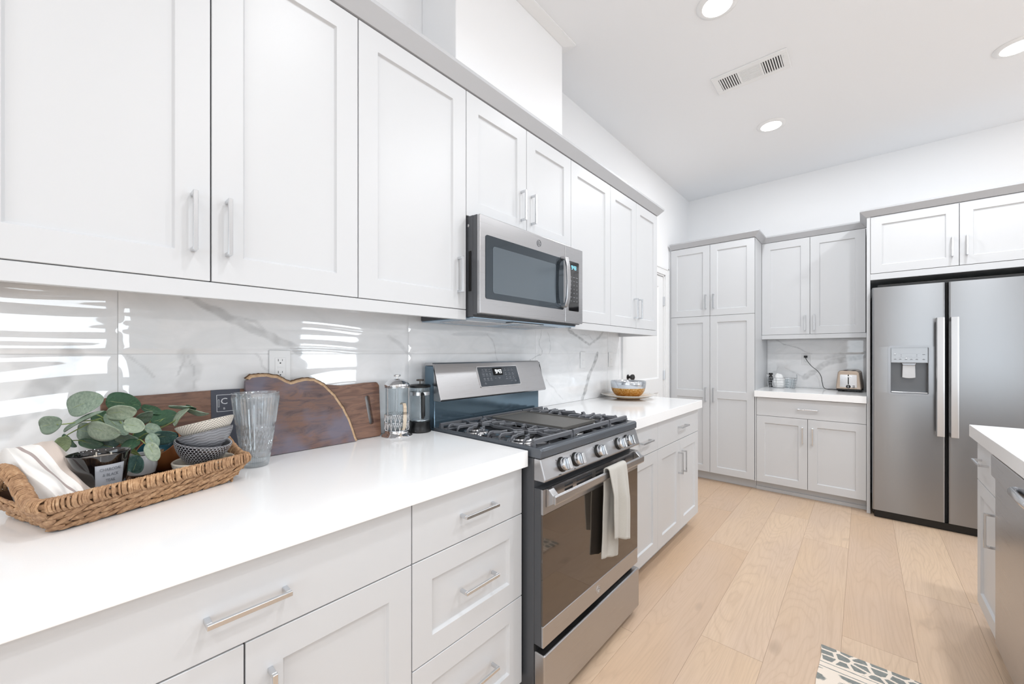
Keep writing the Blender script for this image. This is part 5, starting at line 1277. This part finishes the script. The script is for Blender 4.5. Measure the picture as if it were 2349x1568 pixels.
# crumpled grey blue napkin on the tray floor
def napkin():
    c = BO + BU * .192 + BN * -.090; nu = 40; mb = MB(); vs = []
    for i in range(nu + 1):
        for j in range(nu + 1):
            x, y = -1 + 2 * i / nu, -1 + 2 * j / nu; sq = math.sqrt(1 - .5 * y * y), math.sqrt(1 - .5 * x * x); X, Y = x * sq[0], y * sq[1]; r = min(1, math.hypot(X, Y))
            z = (1 - r ** 2.5) * .014 + noise.noise((X * 3, Y * 3, 2)) * .010 * (1 - r * .6) + noise.noise((X * 8, Y * 8, 5)) * .003
            p = c + BU * X * .018 + BN * Y * .038; vs.append((p.x, p.y, ZK + .0068 + max(0, z)))
    k = nu + 1; mb.add(vs, [(i * k + j, (i + 1) * k + j, (i + 1) * k + j + 1, i * k + j + 1) for i in range(nu) for j in range(nu)])
    o = mb.build('napkin', cloth_mat('slate_cloth', '8A8F9A'), smooth=180); md = o.modifiers.new('t', 'SOLIDIFY'); md.thickness = .001; md.offset = 1
    tag(o, 'crumpled slate grey cloth between the footed pot and the bowls', 'napkin'); origin_to(o, (c.x, c.y, ZK + .0068))
napkin()

# ------------------------------------------------------------------ french presses
def cyl_tubes(mb, c, r, pts, rad, seg=6, closed=False): mb.tube([(c[0] + r * math.cos(a), c[1] + r * math.sin(a), c[2] + z) for a, z in pts], rad, seg, closed)
def press_chrome():
    x, y, z = .085, .905, ZK; c = (x, y, z); R = .0462
    t = thing('french_press', c, 'chrome french press with lattice cage and domed lid beside the long board', 'coffee press', 'french presses left of the range')
    mb = MB(); mb.lathe([(0, 0), (.060, 0), (.0615, .002), (.056, .010), (.050, .0145), (.0485, .020), (.0485, .024), (0, .024)], c, 64); mb.build('base', MT['chrome'], t, smooth=40)
    mb = MB(); mb.lathe([(0, .0245), (.043, .0245), (R - .001, .029), (R, .20), (R + .0005, .202), (R - .002, .202), (R - .002, .030), (0, .027)], c, 64); mb.build('glass_beaker', MT['glass'], t, smooth=50)
    mb = MB(); rr = .0483; N = 18
    for h_ in (.026, .058, .090): mb.tube([(x + rr * math.cos(2 * PI * k / 48), y + rr * math.sin(2 * PI * k / 48), z + h_) for k in range(48)], .0013, 6, closed=True)
    for k in range(N):
        a0, a1 = 2 * PI * k / N, 2 * PI * (k + 1) / N; am = (a0 + a1) / 2
        for lo, hi in ((.026, .058), (.058, .090)):
            mb_ = [(a0, lo), (a0 * .5 + am * .5, (lo + hi) / 2), (am, hi)]; cyl_tubes(mb, c, rr, mb_, .0012); cyl_tubes(mb, c, rr, [(am, hi), (am * .5 + a1 * .5, (lo + hi) / 2), (a1, lo)], .0012)
            cyl_tubes(mb, c, rr, [(a0, lo), (a0, hi)], .0010); cyl_tubes(mb, c, rr, [(a0, hi), (a0 * .5 + am * .5, (lo + hi) / 2)], .0010); cyl_tubes(mb, c, rr, [(a1, hi), (a1 * .5 + am * .5, (lo + hi) / 2)], .0010)
    mb.build('lattice_cage', MT['chrome'], t)
    mb = MB()
    for a in (0.7, 2.8, 4.9): cyl_tubes(mb, c, rr, [(a, .024), (a, .199)], .0016)
    mb.tube([(x + rr * math.cos(2 * PI * k / 48), y + rr * math.sin(2 * PI * k / 48), z + .199) for k in range(48)], .0022, 6, closed=True); mb.build('frame', MT['chrome'], t)
    mb = MB(); mb.lathe([(.0475, .2025), (.0500, .2030), (.0505, .208), (.0475, .214), (.038, .224), (.022, .231), (.008, .2335), (.0, .2335), (0, .2030)], c, 64); mb.build('lid', MT['chrome'], t, smooth=50)
    mb = MB(); mb.lathe([(0, .2336), (.0035, .2336), (.0035, .2415), (.0135, .243), (.0145, .246), (.0145, .2485), (.013, .2505), (0, .251)], c, 32); mb.build('plunger_knob', MT['chrome'], t, smooth=45)
    mb = MB(); mb.tube([(x, y, z + .045), (x, y, z + .2028)], .0022, 8); mb.lathe([(0, .040), (.041, .040), (.0425, .042), (.0425, .046), (.041, .048), (0, .048)], c, 48); mb.build('plunger', MT['nickel'], t, smooth=45)
    # strap handle toward the room and left
    d = Vector((.98, -.20, 0)).normalized(); P = lambda r, h_: (x + d.x * r, y + d.y * r, z + h_)
    mb = MB(); pts = [P(.0490, .134), P(.062, .140), P(.076, .138), P(.083, .128), P(.0845, .105), P(.083, .070), P(.078, .045), P(.068, .034), P(.058, .033), P(.0495, .036)]
    q = []; w_ = Vector((-d.y, d.x, 0)) * .0065
    for p in pts: q.append(Vector(p))
    vs = []; n_ = len(q)
    for i, p in enumerate(q):
        tg = (q[min(i + 1, n_ - 1)] - q[max(i - 1, 0)]).normalized(); nn = tg.cross(w_.normalized()) * .0018
        vs += [p - w_ - nn, p + w_ - nn, p + w_ + nn, p - w_ + nn]
    mb.add([tuple(v) for v in vs], [(i * 4 + k, (i + 1) * 4 + k, (i + 1) * 4 + (k + 1) % 4, i * 4 + (k + 1) % 4) for i in range(n_ - 1) for k in range(4)] + [(0, 1, 2, 3), tuple((n_ - 1) * 4 + k for k in (3, 2, 1, 0))])
    mb.build('handle', simple('warm_chrome', 'E6D8C4', .12, 1.0), t, smooth=35)
press_chrome()
def press_black():
    x, y, z = .085, 1.018, ZK; c = (x, y, z); R = .0415
    t = thing('french_press', c, 'black plastic and glass french press right beside the gas range', 'coffee press', 'french presses left of the range')
    mb = MB(); mb.lathe([(0, 0), (.046, 0), (.0475, .003), (.0455, .009), (.0435, .016), (.0430, .040), (.0442, .042), (.0442, .046), (.0418, .046), (.0418, .010), (0, .010)], c, 64); mb.build('base', MT['black'], t, smooth=40)
    mb = MB(); mb.lathe([(0, .0105), (.036, .0105), (R - .0005, .016), (R - .0002, .185), (R + .0008, .190), (R - .0016, .190), (R - .002, .018), (0, .0125)], c, 64); mb.build('glass_beaker', MT['glass'], t, smooth=50)
    mb = MB(); mb.lathe([(R + .0003, .158), (R + .0016, .158), (R + .0016, .172), (R + .0003, .172), (R + .0003, .158)], c, 64); mb.build('steel_band', MT['nickel'], t, smooth=40)
    mb = MB(); mb.lathe([(0, .1905), (.0435, .1905), (.0455, .193), (.0455, .198), (.040, .2025), (.020, .2045), (0, .205)], c, 64); mb.build('lid', MT['black'], t, smooth=45)
    mb = MB(); mb.lathe([(0, .2051), (.0025, .2051), (.0025, .2175), (.0150, .2180), (.0160, .2200), (.0160, .2235), (.0145, .2250), (0, .2255)], c, 32); mb.build('plunger_knob', simple('gunmetal', '5A5450', .3, .9), t, smooth=45)
    mb = MB(); mb.tube([(x, y, z + .048), (x, y, z + .1903)], .0018, 8); mb.lathe([(0, .050), (.0385, .049), (.0392, .051), (.0385, .053), (.012, .058), (0, .058)], c, 48); mb.lathe([(0, .030), (.010, .030), (.016, .0485), (0, .0485)], c, 24); mb.build('plunger', MT['nickel'], t, smooth=45)
    d = Vector((.90, -.43, 0)).normalized(); P = lambda r, h_: (x + d.x * r, y + d.y * r, z + h_)
    mb = MB(); mb.tube([P(.0432, .160), P(.052, .168), P(.064, .165), P(.071, .150), P(.070, .125), P(.073, .100), P(.073, .078), P(.066, .068), P(.062, .074), P(.064, .095), P(.060, .120), P(.0600, .142), P(.054, .150), P(.0432, .150)], [.006, .007, .0078, .008, .008, .0085, .008, .006, .005, .006, .0065, .0065, .006, .005], 12, flat=(.85, 1.0)); mb.build('handle', MT['black'], t, smooth=60)
press_black()

# ------------------------------------------------------------------ gold bowl on a glass charger, right countertop
GX, GY = .208, 2.78
m = M('amber_glass_plate'); tc = m.node('ShaderNodeTexCoord'); ln = m.node('ShaderNodeVectorMath', operation='LENGTH'); sx_ = m.node('ShaderNodeMapping'); sx_.inputs['Scale'].default_value = (1, 1, 0); m.link(tc.outputs['Object'], sx_.inputs[0]); m.link(sx_.outputs[0], ln.inputs[0])
m.set(col=m.ramp(ln.outputs['Value'], [(.08, 'D9A356'), (.13, 'E3C08E'), (.19, 'EDE9E2')]), rough=.08, trans=.35, ior=1.4, coat=.5)
mb = MB(); mb.lathe([(0, 0), (.075, 0), (.090, .004), (.150, .018), (.193, .032), (.1965, .0345), (.193, .0365), (.150, .0235), (.090, .0085), (.070, .0065), (0, .006)], (GX, GY, ZK), 96); o = mb.build('charger_plate', m.m, smooth=50); tag(o, 'wide shallow glass plate with an amber centre under the gold bowl', 'plate'); origin_to(o, (GX, GY, ZK))
m = M('gold_crackle'); n = m.noise(m.coord(), 110, 3, .7, .5); m.set(col=m.ramp(n, [(.35, 'A86F22'), (.5, 'CF9A4A'), (.65, 'E9CF9C')]), rough=.28, metal=.65, coat=.6); m.bump(n, .5, .002)
t = thing('decorative_bowl', (GX, GY, ZK + .0066), 'round bowl with gold crackle body and silver rim on the glass plate', 'bowl')
zb = ZK + .0066
mb = MB(); pf = [(0, 0), (.055, 0), (.078, .010), (.100, .028), (.116, .052), (.1225, .076), (.1185, .076), (.112, .053), (.096, .031), (.075, .014), (.052, .005), (0, .005)]; mb.lathe(pf, (GX, GY, zb), 80); mb.build('bowl_body', m.m, t, smooth=50)
mb = MB(); mb.lathe([(.1226, .0762), (.1262, .100), (.1275, .124), (.1262, .1255), (.1245, .124), (.1225, .100), (.1186, .0762)], (GX, GY, zb), 80); mb.build('silver_rim', simple('silver_glass', 'C7CCD2', .14, .75), t, smooth=50)

# ------------------------------------------------------------------ toaster, cord, wire basket on the back countertop
ts = thing('toaster', (1.422, 4.55, ZK), 'small stainless two-slice toaster on the back countertop next to the refrigerator', 'toaster', rotz=-.08)
# local frame: x across, y depth (front at -y), z up
mb = MB(); sec = [(-.086, .022), (.086, .022), (.084, .060), (.073, .168), (.060, .184), (-.060, .184), (-.073, .168), (-.084, .060)]
mb.prism(sec, .0, .215, lambda u, v, d: (u, d - .02, v)); mb.build('toaster_body', simple('warm_steel', 'C4B4A5', .3, 1.0), ts, bevel=.008, seg=3, local=True)
mb = MB(); mb.box(-.083, .083, -.018, .193, .010, .0215); mb.box(-.072, -.045, -.010, .185, .0004, .0099); mb.box(.045, .072, -.010, .185, .0004, .0099); mb.build('toaster_base', MT['black'], ts, bevel=.002, local=True)
mb = MB(); mb.prism([(-.057, .040), (.057, .040), (.057, .148), (.048, .150), (-.048, .150), (-.057, .148)], -.0235, -.0203, lambda u, v, d: (u, d, v)); fp = mb.build('front_panel', MT['chrome'], ts, bevel=.001, local=True)
mb = MB(); mb.box(-.0035, .0035, -.0242, -.0236, .066, .150); mb.build('lever_slot', MT['dark'], fp, local=True)
mb = MB(); mb.box(-.020, .020, -.040, -.0243, .128, .137); mb.build('lever', MT['chrome'], fp, bevel=.002, local=True)
mb = MB(); mb.lathe([(0, -.0237), (.0155, -.0237), (.0155, -.031), (.014, -.033), (0, -.033)], (0, 0, .047), 28, 'y'); kk = mb.build('browning_dial', MT['black'], fp, smooth=40, local=True)
mb = MB(); mb.box(-.002, .002, -.036, -.0332, .036, .058); mb.build('dial_pointer', MT['chrome'], kk, local=True)
for zz in (.053, .040):
    mb = MB(); mb.box(.028, .044, -.0265, -.0236, zz - .003, zz + .003); mb.build('button', MT['black'], fp, local=True, bevel=.001)
for xx in (-.028, .028):
    mb = MB(); mb.box(xx - .012, xx + .012, .02, .155, .1842, .1848); mb.build('bread_slot', MT['dark'], ts, local=True)
cd_ = thing('power_cord', (1.2, 4.75, ZK), 'thin black toaster cord plugged into the outlet behind', 'cord')
mb = MB(); mb.box(1.085, 1.112, 4.762, 4.7858, 1.208, 1.228); mb.build('plug', MT['black'], cd_, bevel=.003)
mb = MB(); q = [Vector(p) for p in ((1.098, 4.764, 1.218), (1.100, 4.745, 1.208), (1.118, 4.742, 1.170), (1.150, 4.742, 1.125), (1.195, 4.742, 1.080), (1.220, 4.740, 1.030), (1.228, 4.735, .975), (1.240, 4.725, .930), (1.265, 4.715, ZK + .0035), (1.30, 4.700, ZK + .0035), (1.345, 4.67, ZK + .0035), (1.352, 4.66, ZK + .006))]; out = []
for i in range(len(q) - 1):
    p0, p1, p2, p3 = q[max(i - 1, 0)], q[i], q[i + 1], q[min(i + 2, len(q) - 1)]
    for k in range(8): f = k / 8; out.append(tuple(.5 * ((2 * p1) + (-p0 + p2) * f + (2 * p0 - 5 * p1 + 4 * p2 - p3) * f * f + (-p0 + 3 * p1 - 3 * p2 + p3) * f ** 3)))
mb.tube(out, .0026, 8); mb.build('cable', MT['black'], cd_, smooth=60)
WX, WY = .925, 4.625
wbk = thing('wire_basket', (WX, WY, ZK), 'small silver wire basket holding white cloths on the back countertop', 'basket')
mb = MB(); wire = .0013
def oval(rx, ry, z, n=44): return [(WX + rx * math.copysign(abs(math.cos(2 * PI * k / n)) ** .6, math.cos(2 * PI * k / n)), WY + ry * math.copysign(abs(math.sin(2 * PI * k / n)) ** .6, math.sin(2 * PI * k / n)), ZK + z) for k in range(n)]
rings = [(.106, .066, .002), (.110, .069, .026), (.114, .072, .050), (.118, .075, .074), (.122, .078, .098)]
for i, (a, b, z) in enumerate(rings): mb.tube(oval(a, b, z), wire * (1.7 if i == 4 else 1), 6, closed=True)
for k in range(0, 44, 2): mb.tube([oval(a, b, z)[k] for a, b, z in rings], wire, 5)
for k in range(-4, 5): mb.tube([(WX + k * .022, WY - .064, ZK + .0016), (WX + k * .022, WY + .064, ZK + .0016)], wire, 5)
mb.build('wire_frame', MT['nickel'], wbk)
for sg in (-1, 1):
    mb = MB(); mb.tube([(WX + sg * (.118 - .0 * k), WY + .024 * math.cos(PI * k / 10), ZK + .100 + .034 * math.sin(PI * k / 10)) for k in range(11)], .0022, 7); mb.build('handle', MT['nickel'], wbk, smooth=60)
def crumple(name, label, c, rx, ry, h, seed, mat):
    mb = MB(); nu, nv = 40, 26; vs = []
    for i in range(nu):
        a = 2 * PI * i / nu
        for j in range(nv + 1):
            t_ = j / nv; r = math.sin(min(1, t_ * 1.18) * PI / 2) if t_ < .85 else 1 - (t_ - .85) * .6; z = h * math.cos(t_ * PI / 2) ** .8
            nn = 1 + .20 * noise.noise((math.cos(a) * 2, math.sin(a) * 2, t_ * 4 + seed)) + .12 * noise.noise((math.cos(a) * 5, math.sin(a) * 5, t_ * 8 + seed))
            vs.append((c[0] + rx * r * nn * math.cos(a), c[1] + ry * r * nn * math.sin(a), c[2] + max(0, z * (1 + .18 * noise.noise((math.cos(a) * 1.5 * r, math.sin(a) * 1.5 * r, seed))))))
    k = nv + 1; mb.add(vs, [(i * k + j, ((i + 1) % nu) * k + j, ((i + 1) % nu) * k + j + 1, i * k + j + 1) for i in range(nu) for j in range(nv)]); mb.f.append(tuple(i * k + nv for i in range(nu))); mb.mi.append(0)
    o = mb.build(name, mat, smooth=180, weld=True); tag(o, label, 'cloth'); origin_to(o, c)
MT['wcloth'] = cloth_mat('white_cloth', 'F6F6F6')
crumple('crumpled_cloth', 'bunched white cloth filling the left of the wire basket', (WX - .026, WY, ZK + .0042), .052, .050, .130, 6, MT['wcloth'])
t = thing('soap_bottle', (WX - .093, WY + .012, ZK + .0042), 'dark bottle with black cap at the left of the wire basket', 'bottle')
mb = MB(); mb.lathe([(0, 0), (.0175, 0), (.019, .003), (.019, .090), (.014, .108), (.010, .114), (.010, .1195), (0, .1195)], (WX - .093, WY + .012, ZK + .0042), 32); mb.build('bottle_body', simple('dark_bottle', '1B1B1D', .2), t, smooth=45)
mb = MB(); mb.lathe([(0, .120), (.0165, .120), (.0175, .122), (.0175, .136), (.016, .138), (0, .138)], (WX - .093, WY + .012, ZK + .0042), 32); mb.build('bottle_cap', MT['black'], t, smooth=45)
mb = MB(); mb.lathe([(0, 0), (.034, 0), (.036, .002), (.043, .082), (.0415, .083), (.0345, .004), (0, .004)], (WX + .066, WY - .004, ZK + .0042), 40); o = mb.build('glass_cup', MT['glass'], smooth=45); tag(o, 'clear glass cup in the right end of the wire basket', 'cup'); origin_to(o, (WX + .066, WY - .004, ZK + .0042))

# ------------------------------------------------------------------ rug
m = M('rug_weave'); tc = m.node('ShaderNodeTexCoord'); sp = m.node('ShaderNodeSeparateXYZ'); m.link(tc.outputs['Object'], sp.inputs[0]); X_, Y_ = sp.outputs[0], sp.outputs[1]
def vor(sc, feat, rnd_):
    mp = m.node('ShaderNodeMapping'); mp.inputs['Scale'].default_value = sc; mp.inputs['Location'].default_value = (.3, .42, 0)
    m.link(tc.outputs['Object'], mp.inputs[0]); vn = m.node('ShaderNodeTexVoronoi', feature=feat, voronoi_dimensions='2D'); m.link(mp.outputs[0], vn.inputs['Vector']); vn.inputs['Scale'].default_value = 1; vn.inputs['Randomness'].default_value = rnd_; return vn.outputs['Distance']
wob = m.noise(m.coord((70, 500, 1)), 1, 2, .6); wob2 = m.noise(m.coord((22, 60, 1)), 1, 3, .6)
cell = m.math('ADD', vor((19, 25, 1), 'DISTANCE_TO_EDGE', .62), m.math('MULTIPLY', m.math('SUBTRACT', wob, .5), .16))
dark1 = m.math('GREATER_THAN', cell, .115)
far_ = m.math('GREATER_THAN', Y_, -.100)
yy = m.math('ADD', Y_, m.math('MULTIPLY', m.math('SUBTRACT', wob2, .5), .006))
l1 = m.math('LESS_THAN', m.math('ABSOLUTE', m.math('ADD', yy, .112)), .0022); l2 = m.math('LESS_THAN', m.math('ABSOLUTE', m.math('ADD', yy, .142)), .0022)
near_ = m.math('LESS_THAN', Y_, -.155)
dia = m.math('ADD', vor((9, 15, 1), 'F1', .25), m.math('MULTIPLY', m.math('SUBTRACT', wob, .5), .35)); dark2 = m.math('MULTIPLY', near_, m.math('LESS_THAN', dia, .30))
tot = m.math('MAXIMUM', m.math('MULTIPLY', dark1, far_), m.math('MAXIMUM', l1, m.math('MAXIMUM', l2, dark2)))
thr = m.mix(m.ramp(wob, [(.3, 0.0), (.7, 1.0)]), '6F7472', '9C9F9B'); m.set(col=m.mix(tot, 'F1E4D6', thr), rough=.95); m.bump(wob, .6, .002)
mb = MB(); RXa, RXb, RYa, RYb = 1.385, 1.845, .75, 2.143; out = []
ed = [(RXa + (RXb - RXa) * k / 30, RYb) for k in range(31)] + [(RXb, RYb - (RYb - RYa) * k / 60) for k in range(1, 61)] + [(RXb - (RXb - RXa) * k / 30, RYa) for k in range(1, 31)] + [(RXa, RYa + (RYb - RYa) * k / 60) for k in range(1, 60)]
ed = [(u + noise.noise((u * 9, v * 9, 1)) * .006 + noise.noise((u * 60, v * 60, 1)) * .0015, v + noise.noise((u * 9, v * 9, 8)) * .006 + noise.noise((u * 70, v * 70, 4)) * .0015) for u, v in ed]
mb.prism(ed, .0006, .0085, lambda u, v, d: (u, v, d)); o = mb.build('runner_rug', m.m); tag(o, 'cream and grey patterned runner rug on the oak floor', 'rug'); origin_to(o, (1.615, 2.143, .0006))
